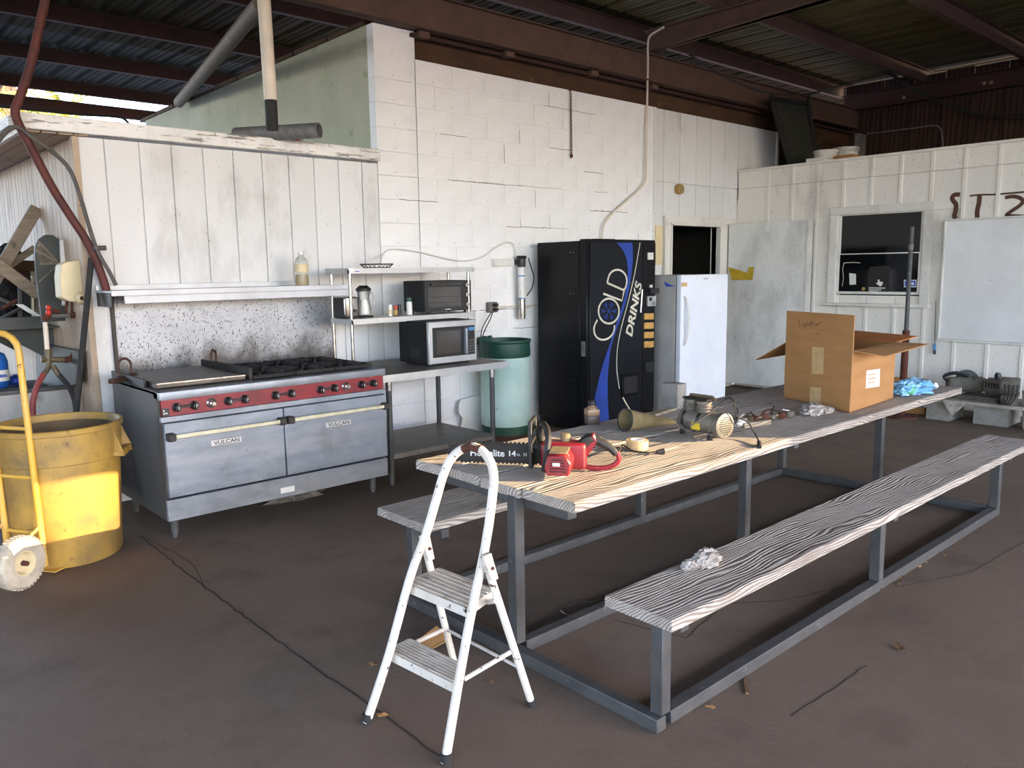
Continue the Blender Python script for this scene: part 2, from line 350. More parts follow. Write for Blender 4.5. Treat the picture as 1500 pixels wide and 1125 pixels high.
def part(b, name, m, T=None, bevel=0, seg=1, label=None):
    me = b.mesh(name, bevel, seg) if isinstance(b, B) else b
    if m and not me.materials: me.materials.append(MATS[m])
    o = put(bpy.data.objects.new(name, me), T)
    if label: o['label'] = label
    return o
def sub(b, name, m, P, T, bevel=0, seg=1, label=None):
    """sub-part of part P, which itself sits under thing T (all in T's frame)"""
    me = b.mesh(name, bevel, seg)
    me.materials.append(MATS[m]); o = bpy.data.objects.new(name, me); COL.objects.link(o); o.parent = P
    if label: o['label'] = label
    return o
def tag(o, label, cat, group=None):
    o['label'] = label; o['category'] = cat
    if group: o['group'] = group
    return o
def thing(name, label, cat, loc=(0, 0, 0), rz=None, group=None, mx=None):
    """Empty at the thing's base; with rz=None its parts are given in world coordinates, else in local ones"""
    o = bpy.data.objects.new(name, None); o.empty_display_size = .05; COL.objects.link(o)
    o.location = loc
    if rz is not None: o.rotation_euler = (0, 0, rz)
    else: o['_w'] = 1
    if mx is not None: o.matrix_world = mx; del o['_w']
    return tag(o, label, cat, group)
def struct(b, name, m, bevel=0):
    o = part(b, name, m, None, bevel); o['kind'] = 'structure'; return o
def shell(name, loc=(0, 0, 0)):
    o = bpy.data.objects.new(name, None); o.empty_display_size = .05; COL.objects.link(o); o['kind'] = 'structure'; o['_w'] = 1; o.location = loc; return o
def textmesh(s, size, ext=.001, shear=0, bold=0):
    cu = bpy.data.curves.new('writing', 'FONT'); cu.body = s; cu.size = size; cu.extrude = ext; cu.shear = shear; cu.offset = bold; cu.resolution_u = 3
    o = bpy.data.objects.new('writing', cu); COL.objects.link(o); dg = bpy.context.evaluated_depsgraph_get()
    me = bpy.data.meshes.new_from_object(o.evaluated_get(dg)); bpy.data.objects.remove(o); return me
def text(s, name, m, T, org, xdir, nrm, width=None, height=None, ext=.0008, shear=0, bold=0):
    me = textmesh(s, 1, 0, shear, bold)
    xs = [v.co.x for v in me.vertices]; ys = [v.co.y for v in me.vertices]; x0, x1, y0, y1 = min(xs), max(xs), min(ys), max(ys)
    sx = width/(x1-x0); sy = height/(y1-y0)
    X = Vector(xdir).normalized(); N = Vector(nrm).normalized(); Yv = N.cross(X); org = Vector(org)
    for v in me.vertices: v.co = org + X*((v.co.x-x0)*sx) + Yv*((v.co.y-y0)*sy) + N*ext
    return part(me, name, m, T)
def copyobj(o, T=None, loc=None, rot=None):
    c = o.copy(); COL.objects.link(c)
    if loc is not None: c.location = loc
    if rot is not None: c.rotation_euler = rot
    if T is not None: c.parent = T
    return c
def arc(c, r, a0, a1, n, u, v): 
    c = Vector(c); u = Vector(u); v = Vector(v)
    return [c + u*r*math.cos(a0+(a1-a0)*i/n) + v*r*math.sin(a0+(a1-a0)*i/n) for i in range(n+1)]
def smooth(pts, k=4):
    """Catmull-Rom through pts"""
    pts = [Vector(p) for p in pts]; out = []
    for i in range(len(pts)-1):
        p0 = pts[max(i-1, 0)]; p1 = pts[i]; p2 = pts[i+1]; p3 = pts[min(i+2, len(pts)-1)]
        for j in range(k):
            t = j/k
            out.append(.5*((2*p1) + (p2-p0)*t + (2*p0-5*p1+4*p2-p3)*t*t + (3*p1-p0-3*p2+p3)*t**3))
    return out + [pts[-1]]

# ================================================================ THE SETTING
YW, XL, XP = 5.80, PY(113, 250, 5.80).x, PY(553, 228, 5.80).x      # back wall, left corner, pier corner
XW = PY(1082, 250, YW).x                                            # right wall plane
XB = PY(960, 157, YW).x                                             # block wall ends
ZD = 2.44                                                           # low roof
ZWT, ZPT = 3.33, 3.555                                              # block wall top, pier top
# ---- floor: concrete slabs with a recessed joint
floor = shell('floor')
JX0, JY0 = PZ(212, 790, 0), PZ(640, 1112, 0)
part(B().b2(-12, 30, -9.6, 13, -.2, 0), 'slab', 'concrete', floor)
part(B().b2(-160, 160, -160, 160, -.3, -.06), 'yard', 'outside_ground', floor)
def crackline(pxs, wd, seed):
    random.seed(seed); b = B(); pts = [PZ(x, y, .0012) for x, y in pxs]; q = []
    for a, c in zip(pts, pts[1:]):
        n = max(2, int((c-a).length/.05))
        for i in range(n): q.append(a.lerp(c, i/n) + Vector((random.uniform(-.005, .005), random.uniform(-.005, .005), 0)))
    q.append(pts[-1]); b.stroke(q, (0, 0, 1), wd, .001); part(b, 'crack', 'crack', floor)
crackline([(205, 785), (300, 860), (375, 915), (470, 985), (560, 1045), (660, 1120)], .008, 1)
crackline([(300, 860), (285, 830), (262, 812), (205, 785)], .004, 2)
crackline([(900, 908), (1005, 935), (1060, 885), (1140, 880), (1240, 860)], .003, 3)
crackline([(1205, 605), (1310, 625), (1400, 637), (1500, 650)], .004, 4)
crackline([(1160, 1050), (1270, 975)], .004, 5)
crackline([(1310, 860), (1420, 840), (1500, 795)], .003, 6)
crackline([(1180, 640), (1290, 668), (1420, 690)], .003, 7)

# ---- wall behind the range: grooved boards
wall_back = shell('wall_back')
part(B().b2(XL+.02, XP, YW+.012, YW+.1, 0, ZD), 'backing', 'siding_white', wall_back)
gx = [XL] + [PY(x, 215, YW).x for x in (152, 203, 250, 296, 340, 382, 421, 458, 494, 528.5)] + [XP-.004]
for a, b_ in zip(gx, gx[1:]): part(B().b2(a+.004, b_-.004, YW, YW+.02, .02, ZD), 'siding_board', 'siding_white', wall_back, .002)
ZF = PY(300, 213, YW-.05).z
xf0 = PY(36, 185, YW-.05).x
part(B().b2(xf0, XP-.005, YW-.05, YW-.005, ZF+.005, ZF+.10), 'fascia_board', 'trim_white', wall_back, .006)
wall_left = shell('wall_left')
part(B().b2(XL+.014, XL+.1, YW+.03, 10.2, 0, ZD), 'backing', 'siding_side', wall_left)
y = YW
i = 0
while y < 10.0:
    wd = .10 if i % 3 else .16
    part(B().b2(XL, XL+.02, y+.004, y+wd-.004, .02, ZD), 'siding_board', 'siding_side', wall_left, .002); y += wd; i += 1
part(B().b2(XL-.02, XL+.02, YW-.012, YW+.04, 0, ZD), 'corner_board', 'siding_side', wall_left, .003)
# low roof with soffit
roof_low = shell('ceiling_lean_to')
part(B().b2(XL-.36, XP, YW-.005, 10.3, ZD+.03, ZD+.09), 'roof_deck', 'trim_white', roof_low)
for k in range(4):
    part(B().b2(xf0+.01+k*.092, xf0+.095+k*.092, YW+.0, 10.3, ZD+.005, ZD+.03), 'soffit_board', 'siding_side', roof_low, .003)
part(B().b2(xf0-.02, xf0+.012, YW-.05, 10.3, ZD+.0, ZD+.11), 'eave_board', 'trim_white', roof_low, .004)

# ---- block wall
wall_block = shell('wall_block')
part(B().b2(XP+.012, XB, YW+.003, YW+.2, 0, ZWT-.01), 'mortar_core', 'block_paint', wall_block)
part(B().b2(XP+.012, XP+.41, YW+.003, YW+.2, 0, ZPT), 'mortar_core', 'block_paint', wall_block)
CH = .196
def blk(w_): return B().b2(0, w_, 0, .1, 0, CH-.0016).mesh('block', .0016)
mb = {}
def block(x, z, w_, h=CH):
    k = round(w_, 3)
    if k not in mb: mb[k] = blk(w_); mb[k].materials.append(MATS['block_paint'])
    o = bpy.data.objects.new('block', mb[k]); put(o, wall_block); o.location = (x+.0008, YW+random.uniform(-.0006, .0006), z+.0008)
PWD = PY(612, 228, YW).x - XP
for i in range(18): block(XP, i*CH, PWD-.006)
part(B().b2(XP, XP+PWD, YW, YW+.1, 18*CH, ZPT), 'pier_cap', 'block_paint', wall_block, .004)
x0 = XP+PWD
for i in range(17):
    L = XB-x0; x = x0
    ws = ([.2] if i % 2 else []) + [.4]*9
    for w_ in ws:
        w_ = min(w_, XB-x)
        if w_ < .05: break
        block(x, i*CH, w_-.0016); x += w_
part(B().b2(XP, XP+.06, YW, YW+.0, 0, .0), 'edge', 'block_paint', wall_block) if False else None
random.seed(31)
for k in range(46):
    i = random.randrange(3, 17); xa_ = random.uniform(XP+.05, XB-.6); L_ = random.uniform(.15, .8); zz = i*CH
    if k % 4 == 0:
        n = random.randrange(0, 8); xx = XP+PWD+(.2 if i % 2 else 0)+n*.4; q = [Vector((xx+random.uniform(-.003, .003), YW-.0012, zz+t*CH/6)) for t in range(random.randrange(3, 7))]
    else: q = [Vector((min(xa_+t*.05, XB-.02), YW-.0012, zz+random.uniform(-.004, .004))) for t in range(int(L_/.05)+2)]
    part(B().stroke(q, (0, -1, 0), random.uniform(.0025, .006), .0006), 'joint_crack', 'dull_tan' if k % 3 else 'rust_board', wall_block)
# the pier's side face, running back above the low roof
wall_pier = shell('wall_pier_side')
part(B().b2(XP, XP+.15, YW+.10, 11.3, ZD-.1, ZPT), 'plaster_face', 'plaster_green', wall_pier)
random.seed(3)
for k in range(9):
    yy = YW+.1+k*.62
    part(B().b2(XP-.02, XP+.17, yy, yy+.6, ZPT, ZPT+.03+random.uniform(0, .02)), 'coping_board', 'rust_board', wall_pier, .004)
# ---- siding right of the block wall, with a door opening
wall_rear = shell('wall_back_right')
DX0, DX1, DZ = PY(983, 330, YW).x, PY(1053, 333, YW).x, PY(983, 330, YW).z
rx = [PY(x, 230, YW).x for x in (960, 974, 998, 1022, 1043, 1063, 1084, 1102, 1120, 1139)]
zs = PY(1000, 269, YW).z
for a, b_ in zip(rx, rx[1:]):
    zb = 2.60 if a > XW-.1 else 0
    segs = [(max(zb, .02), min(DZ, zs)), (zs+.004, ZWT)]
    if a < XW-.05:
        lo = DZ+.08 if (b_ > DX0-.05 and a < DX1+.02) else .02
        segs[0] = (lo, zs-.004)
    else: segs = [(2.55, ZWT)]
    for z0, z1 in segs:
        part(B().b2(a+.003, b_-.003, YW+.02, YW+.04, z0, z1), 'siding_board', 'siding_white', wall_rear, .002)
part(B().b2(XB, DX0, YW+.035, YW+.1, 0, ZWT), 'backing', 'siding_white', wall_rear)
part(B().b2(DX0, DX1, YW+.035, YW+.1, DZ, ZWT), 'backing', 'siding_white', wall_rear)
part(B().b2(DX1, XW+.1, YW+.035, YW+.1, 0, ZWT), 'backing', 'siding_white', wall_rear)
part(B().b2(XW, rx[-1], YW+.035, YW+.1, 2.4, ZWT), 'backing', 'siding_white', wall_rear)
part(B().b2(rx[-1]-.02, rx[-1]+.03, YW+.0, YW+.1, 2.5, ZWT), 'corner_board', 'siding_white', wall_rear, .003)
part(B().b2(XB-.03, XB+.012, YW-.012, YW+.04, 0, ZWT), 'cover_strip', 'siding_white', wall_rear, .003)
# dark store room behind the door opening
store = shell('wall_store_room')
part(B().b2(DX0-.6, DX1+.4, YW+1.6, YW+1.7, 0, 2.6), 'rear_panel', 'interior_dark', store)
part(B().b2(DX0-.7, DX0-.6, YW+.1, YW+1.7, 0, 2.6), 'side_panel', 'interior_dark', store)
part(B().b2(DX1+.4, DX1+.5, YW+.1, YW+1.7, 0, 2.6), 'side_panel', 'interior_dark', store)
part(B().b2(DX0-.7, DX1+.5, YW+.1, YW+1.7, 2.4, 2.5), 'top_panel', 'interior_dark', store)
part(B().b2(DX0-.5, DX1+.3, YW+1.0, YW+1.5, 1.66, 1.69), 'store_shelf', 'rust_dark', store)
# door frame
door = shell('door_1')
c0, c1 = PY(973, 316, YW).x, PY(1076, 320, YW).x
part(B().b2(c0, c1, YW-.02, YW+.02, DZ+.03, PY(1000, 317, YW).z), 'head_casing', 'window_white', door, .004)
part(B().b2(c0, DX0-.025, YW-.02, YW+.02, 0, DZ+.03), 'side_casing', 'window_white', door, .004)
part(B().b2(DX1+.02, c1-.02, YW-.015, YW+.02, 0, DZ+.03), 'side_casing', 'window_white', door, .004)
part(B().b2(DX0-.025, DX0, YW-.03, YW+.12, 0, DZ+.02), 'jamb', 'window_white', door, .003)
part(B().b2(DX1, DX1+.025, YW-.03, YW+.12, 0, DZ+.02), 'jamb', 'window_white', door, .003)
part(B().b2(DX0-.025, DX1+.025, YW-.03, YW+.12, DZ, DZ+.03), 'head_jamb', 'window_white', door, .003)
hinge = PY(1068, 328, YW-.04); end = PZ(1190, 322, hinge.z)
n_ = Vector((-(end-hinge).y, (end-hinge).x, 0)).normalized(); n_ = n_ if n_.x < 0 else -n_
zl = hinge.z
b = B(); b.slab([(hinge.x, hinge.y, .06), (end.x, end.y, .06), (end.x, end.y, zl), (hinge.x, hinge.y, zl)], -n_, .04)
leaf = part(b, 'door_leaf', 'door_white', door, .003)
dr = (end-hinge).normalized()
b = B(); e2 = end - dr*.05; b.slab([(e2.x, e2.y, .06), (end.x, end.y, .06), (end.x, end.y, zl), (e2.x, e2.y, zl)], n_, .008); sub(b, 'edge_strip', 'window_white', leaf, door)
# yellow pocket on the leaf
pk = [PP(x, y, hinge, n_) for x, y in ((1068, 391), (1073, 410), (1103, 410), (1105, 391), (1098, 391), (1097, 400), (1085, 396), (1074, 393))]
pk = [q + n_*.012 for q in pk]
po = tag(part(B().slab(pk, n_, .012), 'file_pocket', 'yellow_pocket'), 'torn yellow plastic file pocket on the open white door', 'file pocket')

# ---- right wall: boards and battens with a window
wall_right = shell('wall_right')
ZR = PX(1100, 251, XW).z; ZS = PX(1300, 257, XW).z
WY0, WY1 = PX(1352, 312, XW).y, PX(1232, 316, XW).y; WZ0, WZ1 = PX(1347, 434, XW).z, PX(1300, 314, XW).z
bat = [PX(1100+q*.311, 260, XW).y for q in (85, 200, 315, 440, 575, 715, 860, 1015, 1170)]
stp = (bat[0]-bat[-1])/8
ys = [YW] + [bat[0]-stp*i for i in range(-0, 21)]
wc0, wc1 = PX(1370, 300, XW).y, PX(1218, 306, XW).y     # outer casing
wz0, wz1 = PX(1290, 449, XW).z-.0, PX(1290, 300, XW).z
part(B().b2(XW+.02, XW+.1, -2.2, WY0, 0, ZR), 'backing', 'right_white', wall_right)
part(B().b2(XW+.02, XW+.1, WY1, YW, 0, ZR), 'backing', 'right_white', wall_right)
part(B().b2(XW+.02, XW+.1, WY0, WY1, 0, WZ0), 'backing', 'right_white', wall_right)
part(B().b2(XW+.02, XW+.1, WY0, WY1, WZ1, ZR), 'backing', 'right_white', wall_right)
for a, b_ in zip(ys[1:], ys): 
    sg = [(.02, ZS-.003), (ZS+.003, ZR)]
    if a < wc1 and b_ > wc0: sg = [(.02, WZ0-.02), (WZ1+.02, ZS-.003), (ZS+.003, ZR)]
    for z0, z1 in sg: part(B().b2(XW, XW+.022, a+.003, b_-.003, z0, z1), 'wall_board', 'right_white', wall_right, .002)
    if a < wc1 and a > wc0: sg = [(.02, wz0), (wz1, ZS-.003), (ZS+.003, ZR)]
    else: sg = [(.02, ZS-.003), (ZS+.003, ZR)]
    for z0, z1 in sg: part(B().b2(XW-.014, XW+.001, a-.018, a+.018, z0, z1), 'batten', 'right_white', wall_right, .003)
part(B().b2(XW-.02, XW+.12, -2.2, YW, ZR, ZR+.03), 'cap_board', 'right_white', wall_right, .003)
part(B().b2(XW+.1, 12.2, -2.2, YW+.1, ZR-.12, ZR-.06), 'roof_deck', 'rust_dark', wall_right)
# graffiti strokes
gz = lambda q: PX(1100+q[0]*.311, 130+q[1]*.311, XW-.002)
for st, wd in (([(985, 498), (958, 500), (948, 515), (955, 530), (966, 545), (964, 575), (958, 600), (966, 612)], .045),
               ([(1030, 505), (1075, 500), (1155, 498)], .018), ([(1078, 500), (1074, 540), (1066, 575), (1066, 608)], .045),
               ([(1197, 513), (1235, 507), (1270, 516), (1280, 533), (1262, 553), (1225, 578), (1203, 597), (1240, 599), (1292, 602)], .036), ([(1175, 496), (1292, 486)], .018)):
    part(B().stroke(smooth([gz(q) for q in st], 4), (-1, 0, 0), wd, .002), 'painted_stroke', 'graffiti', wall_right)
# window
win = shell('window_1')
part(B().b2(XW-.03, XW+.0, wc0, wc1, WZ1+.02, wz1), 'head_casing', 'window_white', win, .004)
part(B().b2(XW-.03, XW+.0, WY1+.02, wc1, wz0, WZ1+.02), 'side_casing', 'window_white', win, .004)
part(B().b2(XW-.03, XW+.0, wc0, WY0-.02, wz0, WZ1+.02), 'side_casing', 'window_white', win, .004)
part(B().b2(XW-.09, XW+.0, wc0-.02, wc1+.03, wz0-.0, wz0+.035), 'window_sill', 'window_white', win, .005)
ZM = PX(1290, 373, XW).z
def sash(z0, z1, x, t=.03):
    part(B().b2(x-.015, x+.015, WY0-.02, WY0+t*.4, z0, z1), 'sash_stile', 'window_white', win, .003)
    part(B().b2(x-.015, x+.015, WY1-t*.4, WY1+.02, z0, z1), 'sash_stile', 'window_white', win, .003)
    part(B().b2(x-.015, x+.015, WY0, WY1, z0, z0+t), 'sash_rail', 'window_white', win, .003)
    part(B().b2(x-.015, x+.015, WY0, WY1, z1-.012, z1), 'sash_rail', 'window_white', win, .003)
    part(B().b2(x-.003, x+.003, WY0+.01, WY1-.01, z0+.02, z1-.01), 'pane', 'glass_dark', win)
sash(ZM-.012, WZ1+.02, XW+.012); sash(WZ0+.015, ZM+.02, XW-.004)
part(B().b2(XW+.06, XW+.09, WY0-.05, WY1+.05, WZ0-.05, WZ1+.05), 'pane_backing', 'interior_dark', win)  # dark sheet behind the panes
wx = XW-.0085
wq = lambda x, y: PX(1100+x*.311, 130+y*.311, wx)
def sticker(poly, m, name='sticker', t=.002): part(B().slab([wq(*q) for q in poly], (-1, 0, 0), t), name, m, win)
sticker([(463, 868), (495, 872), (495, 922), (465, 924)], 'paper')
sticker([(558, 840), (652, 832), (650, 955), (560, 955)], 'interior_dark', 'sticker', .001)
sticker([(598, 900), (606, 898), (606, 908), (622, 910), (620, 922), (610, 932), (600, 924), (588, 916), (598, 914)], 'paper', 'state_outline', .003)
sticker([(721, 900), (780, 900), (780, 935), (721, 935)], 'paper'); sticker([(725, 904), (776, 904), (776, 931), (725, 931)], 'sticker_blue', 'sticker', .003)
sticker([(733, 914), (768, 912), (768, 924), (733, 925)], 'paper', 'print', .004)
sticker([(552, 928), (637, 930), (637, 960), (552, 958)], 'black_plastic', 'sticker', .002)
for yy in (936, 945, 953): sticker([(556, yy), (632-(yy-936)*2, yy+1), (632-(yy-936)*2, yy+5), (556, yy+4)], 'paper', 'print', .004)
part(B().lathe([(.02, 0), (.02, .002)], 14, mx=Matrix.Translation(wq(530, 942)) @ Matrix.Rotation(-math.pi/2, 4, 'Y')), 'sticker', 'gauge_yellow', win)
for st in ([(438, 820), (432, 850), (436, 890), (430, 930)], [(440, 820), (480, 818), (515, 820)]):
    part(B().stroke([wq(*q) for q in st], (-1, 0, 0), .006, .001), 'scratch', 'paper', win)
# white sheet screwed to the wall
bp = [PX(x, y, XW-.015) for x, y in ((1389, 324), (1377, 496))]
T = thing('whiteboard', 'large plain white sheet fixed to the wall beneath brown painted marks', 'panel', (XW-.02, 2, .7))
bz0, bz1, by1 = bp[1].z, bp[0].z, bp[1].y
part(B().b2(XW-.03, XW-.016, .9, by1, bz0, bz1), 'sheet', 'panel_white', T, .002)
part(B().b2(XW-.045, XW-.016, .9, by1+.02, bz0-.025, bz0), 'rail', 'window_white', T, .003)
part(B().b2(XW-.045, XW-.016, by1, by1+.02, bz0, bz1), 'rail', 'window_white', T, .003)
part(B().b2(XW-.045, XW-.016, .9, by1+.02, bz1, bz1+.02), 'rail', 'window_white', T, .003)

# ---- roof: sheets, purlins, rafters
ceiling = shell('ceiling')
ZRF = 4.22; YE = -6.5; XE0, XE1 = -6.1, 13.4
def rsheet():
    b = B(); prof = []; x = 0
    pr = [(0, 0), (.025, .032), (.06, .032), (.085, 0), (.125, 0), (.135, .008), (.15, .008), (.16, 0), (.20, 0), (.21, .008), (.225, .008), (.235, 0)]
    for k in range(3): prof += [(k*.305+a, c) for a, c in pr]
    prof.append((.915, 0)); n = len(prof)
    return prof
prof = rsheet()
def sheetmesh(y0, y1):
    b = B(); n = len(prof)
    vs = [(x, yy, z) for yy in (y0, y1) for x, z in prof] + [(x, yy, z+.004) for yy in (y0, y1) for x, z in prof]
    fs = [(i, i+1, n+i+1, n+i) for i in range(n-1)] + [(2*n+i, 2*n+i+1, 3*n+i+1, 3*n+i) for i in range(n-1)]
    fs += [(i, i+1, 2*n+i+1, 2*n+i) for i in range(n-1)] + [(n+i, n+i+1, 3*n+i+1, 3*n+i) for i in range(n-1)]
    return b.add(vs, fs).mesh('roof_sheet')
for (y0, y1, m) in ((YE, -1.5, 'roof_sheet'), (-1.6, 5.9, 'roof_sheet_olive'), (5.8, 10.3, 'roof_sheet'), (10.2, 12.95, 'roof_sheet_edgelit')):  # one roof, bands toned apart to put light differences into the colour
    me = sheetmesh(y0, y1); me.materials.append(MATS[m])
    for k in range(22):
        o = bpy.data.objects.new('roof_sheet', me); put(o, ceiling); o.location = (XE0+k*.905, 0, ZRF+(.005 if k % 2 else 0)+(.006 if y0 in (-1.6, 10.2) else 0))
def zpur(b, y, x0, x1, z0, z1):
    b.b2(x0, x1, y-.004, y+.004, z0, z1); b.b2(x0, x1, y, y+.06, z0, z0+.008); b.b2(x0, x1, y-.06, y, z1-.008, z1)
ZP = PX(1357, 120, 12.27*0+12.2).z
for yy in (12.71, 11.03, 9.25, 7.6):
    b = B(); zpur(b, yy, -6.1, 12.4, 4.07, ZRF); part(b, 'purlin', 'rust_dark', ceiling)
b = B(); zpur(b, 13.15, -6.1, 12.4, 3.884, 4.03); part(b, 'purlin', 'rust_dark', ceiling)
for yy in (PZ(1000, 77, 4.07).y, PZ(1123, 35.5, 4.07).y, PZ(1340, 0, 4.07).y, 2.1, .8, -.5, -1.8, -3.1, -4.4, -5.7):
    b = B(); zpur(b, yy, -6.1, 12.3, 4.07, ZRF); part(b, 'purlin', 'rust_steel', ceiling)
# gutter beam along the front eave
part(B().b2(XE0, XE1, YE-.02, YE+.06, 3.97, ZRF), 'eave_beam', 'rust_steel', ceiling)
# main beam on the wall line
YB = 5.70; BZ0 = PY(562, 30, YB).z; BZ1 = PY(900, 66, YB).z
XG = PY(1256, 194, YB).x
b = B(); b.b2(1.0, XG, YB, YB+.012, BZ0, BZ1); b.b2(1.0, XG, YB-.055, YB+.07, BZ0, BZ0+.012); b.b2(1.0, XG, YB-.045, YB+.07, BZ1-.012, BZ1)
part(b, 'main_beam', 'rust_steel', ceiling)
part(B().b2(XP+PWD, XG, YB+.16, YB+.2, ZWT-.12, BZ0+.14), 'wall_plate', 'rust_board', ceiling, .004)
part(B().b2(XP+PWD-.05, XG, YB+.06, YB+.1, BZ0-.05, BZ0-.02), 'angle_strip', 'rust_dark', ceiling)
for px in (622, 748, 872, 960):
    q = PY(px, 45+(px-612)*.208, YB+.02); part(B().box((q.x, YB+.06, BZ0-.03), (.10, .09, .05)), 'clip_plate', 'rust_steel', ceiling, .003)
# rafter running toward the front, sitting over the main beam
rX = PY(950, 80, YB).x
q0 = PX(972, 82, rX); q1 = PX(1228, 0, rX); sl = (q1.z-q0.z)/(q1.y-q0.y)
def rafter(X, z5, m='rust_steel'):
    b = B(); zA = BZ1+.0
    z_at = lambda y: z5 + sl*(y-5.5)*.6
    for y0, y1 in ((5.72, YE),):
        b.slab([(X-.006, y0, z_at(y0)), (X-.006, y1, z_at(y1)), (X-.006, y1, 4.07), (X-.006, y0, 4.07)], (1, 0, 0), .012)
        b.slab([(X-.06, y0, z_at(y0)), (X+.06, y0, z_at(y0)), (X+.06, y1, z_at(y1)), (X-.06, y1, z_at(y1))], (0, 0, 1), .012)
        b.b2(X-.06, X+.06, y1, y0, 4.056, 4.07)
    part(b, 'rafter', m, ceiling)
rafter(rX, BZ1+.02); rafter(.9, BZ1+.02)
# gable end of dark plywood
wall_gable = shell('wall_gable')
gy = [YB+.2] + [PX(x, 180, XG).y for x in (1293, 1337, 1382, 1423, 1473)]
while gy[-1] > -6.2: gy.append(gy[-1]-.42)
gy[-1] = -6.5
GZ = PX(1268, 162, XG).z
for a, b_ in zip(gy[1:], gy):
    part(B().b2(XG, XG+.03, a+.004, b_-.004, 2.3, ZRF-.16), 'plywood_panel', 'plywood_brown', wall_gable)
    part(B().b2(XG-.03, XG+.0, a-.022, a+.022, 2.3, GZ), 'batten', 'plywood_brown', wall_gable, .003)
    part(B().b2(XG+.0, XG+.02, a+.004, b_-.004, ZRF-.18, ZRF-.02-random.choice((0, .012, .03))), 'filler_panel', 'plywood_brown', wall_gable)
b = B(); b.b2(XG-.05, XG-.035, -6.4, YB+.2, GZ, GZ+.24); b.b2(XG-.13, XG-.035, -6.4, YB+.2, GZ, GZ+.015); b.b2(XG-.13, XG-.035, -6.4, YB+.2, GZ+.225, GZ+.24)
part(b, 'gable_beam', 'rust_dark', wall_gable)
for px, py in ((1324, 143), (1442, 122), (1452, 121)):
    q = PX(px, py, XG-.056); part(B().lathe([(.025, 0), (.025, .004)], 12, mx=Matrix.Translation(q) @ Matrix.Rotation(-math.pi/2, 4, 'Y')), 'paint_mark', 'dull_tan', wall_gable)
# columns far out of view carrying the front eave
for x in (XE0+.1, 5.2, 12.2):
    part(B().box((x, YE+.1, 2.0), (.15, .15, 4.0)), 'eave_post', 'rust_steel', ceiling)
# ---- unseen panels added: one stops sun at the front corner, one dims western sky
wall_sun_stop = shell('wall_sun_stop')
part(B().b2(10.65, 13.4, YE, YE+.06, 0, ZRF), 'sun_stop_panel', 'blocker_grey', wall_sun_stop)
wall_sky_stop = shell('wall_sky_stop')
part(B().b2(-6.2, -6.1, 2.5, 14, 0, 3.9), 'sky_stop_panel', 'blocker_grey', wall_sky_stop)
# ---- unseen shed-shaped block added behind the camera to cut the low sun
sh = thing('sun_blocker', 'long grey unseen block added across the yard to cut the low sun', 'shed', (20, -20, -.06))
part(B().b2(14, 27, -23, -18.9, -.06, 7.0), 'blocker_body', 'blocker_grey', sh)
part(B().b2(13.8, 27.2, -23.3, -18.7, 7.0, 7.15), 'blocker_top', 'roof_sheet', sh)

# ================================================================ COOKING RANGE
SX0, SX1, SY, SB = 1.53, 3.06, 4.70, 5.58
T = thing('cooking_range', 'long stainless commercial cooking range with red control strip and twin ovens', 'stove', (2.3, 5.1, 0))
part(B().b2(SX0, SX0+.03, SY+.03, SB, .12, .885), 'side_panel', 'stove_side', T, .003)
part(B().b2(SX1-.03, SX1, SY+.03, SB, .12, .885), 'side_panel', 'stainless', T, .003)
part(B().b2(SX0+.03, SX1-.03, SB-.03, SB, .12, .9), 'back_panel', 'stove_side', T)
part(B().b2(SX0+.03, SX1-.03, SY+.05, SB-.03, .14, .84), 'oven_body', 'grease_dark', T)
part(B().b2(SX0, SX1, SY, SY+.10, .838, .885), 'front_rail', 'stainless', T, .006, 2)
part(B().b2(SX0+.012, SX1-.012, SY+.018, SY+.05, .742, .838), 'control_panel', 'red_enamel', T, .002)
part(B().b2(SX0, SX1, SY+.004, SY+.05, .708, .742), 'lower_rail', 'stainless', T, .003)
XM = PY(417, 640, SY).x
def ovendoor(x0, x1, bx, bz, bwd):
    d = part(B().b2(x0+.003, x1-.003, SY-.005, SY+.045, .262, .704), 'oven_door', 'stainless', T, .004)
    sub(B().b2(x0+.05, x1-.02, SY-.055, SY-.04, .615, .64), 'handle', 'cream_bar', d, T, .005)
    for xx in (x0+.0, x1-.055): sub(B().b2(xx+.005, xx+.05, SY-.062, SY-.004, .604, .65), 'handle_bracket', 'stove_side', d, T, .006)
    sub(B().b2(bx-bwd/2, bx+bwd/2, SY-.009, SY-.004, bz-.022, bz+.022), 'name_plate', 'stainless_clean', d, T, .002)
    b = B(); 
    t_ = text('VULCAN', 'lettering', 'print_dark', T, (bx-bwd*.42, SY-.0095, bz-.013), (1, 0, 0), (0, -1, 0), bwd*.84, .026, bold=.02); t_.parent = d; t_.matrix_parent_inverse = Matrix()
    for z0 in (bz-.02, bz+.018): sub(B().b2(bx-bwd/2+.004, bx+bwd/2-.004, SY-.0105, SY-.0085, z0, z0+.002), 'plate_border', 'print_dark', d, T)
n1 = PY(331, 646, SY); n2 = PY(495, 620, SY)
ovendoor(SX0+.01, XM, n1.x, n1.z, .19); ovendoor(XM, SX1-.006, n2.x, n2.z, .19)
part(B().b2(SX0, SX1-.01, SY+.0, SY+.03, .122, .25), 'kick_plate', 'stainless', T, .003)
q = PY(421, 717, SY); part(B().box((q.x, SY-.002, q.z), (.095, .006, .036)), 'rating_plate', 'paper', T)
for xx, yy in ((SX0+.06, SY+.08), (SX1-.09, SY+.08), (SX0+.06, SB-.09), (SX1-.09, SB-.09)):
    part(B().lathe([(.016, 0), (.016, .02), (.022, .025), (.024, .1), (.028, .13)], 14, (xx, yy, 0)), 'leg', 'galvanized', T)
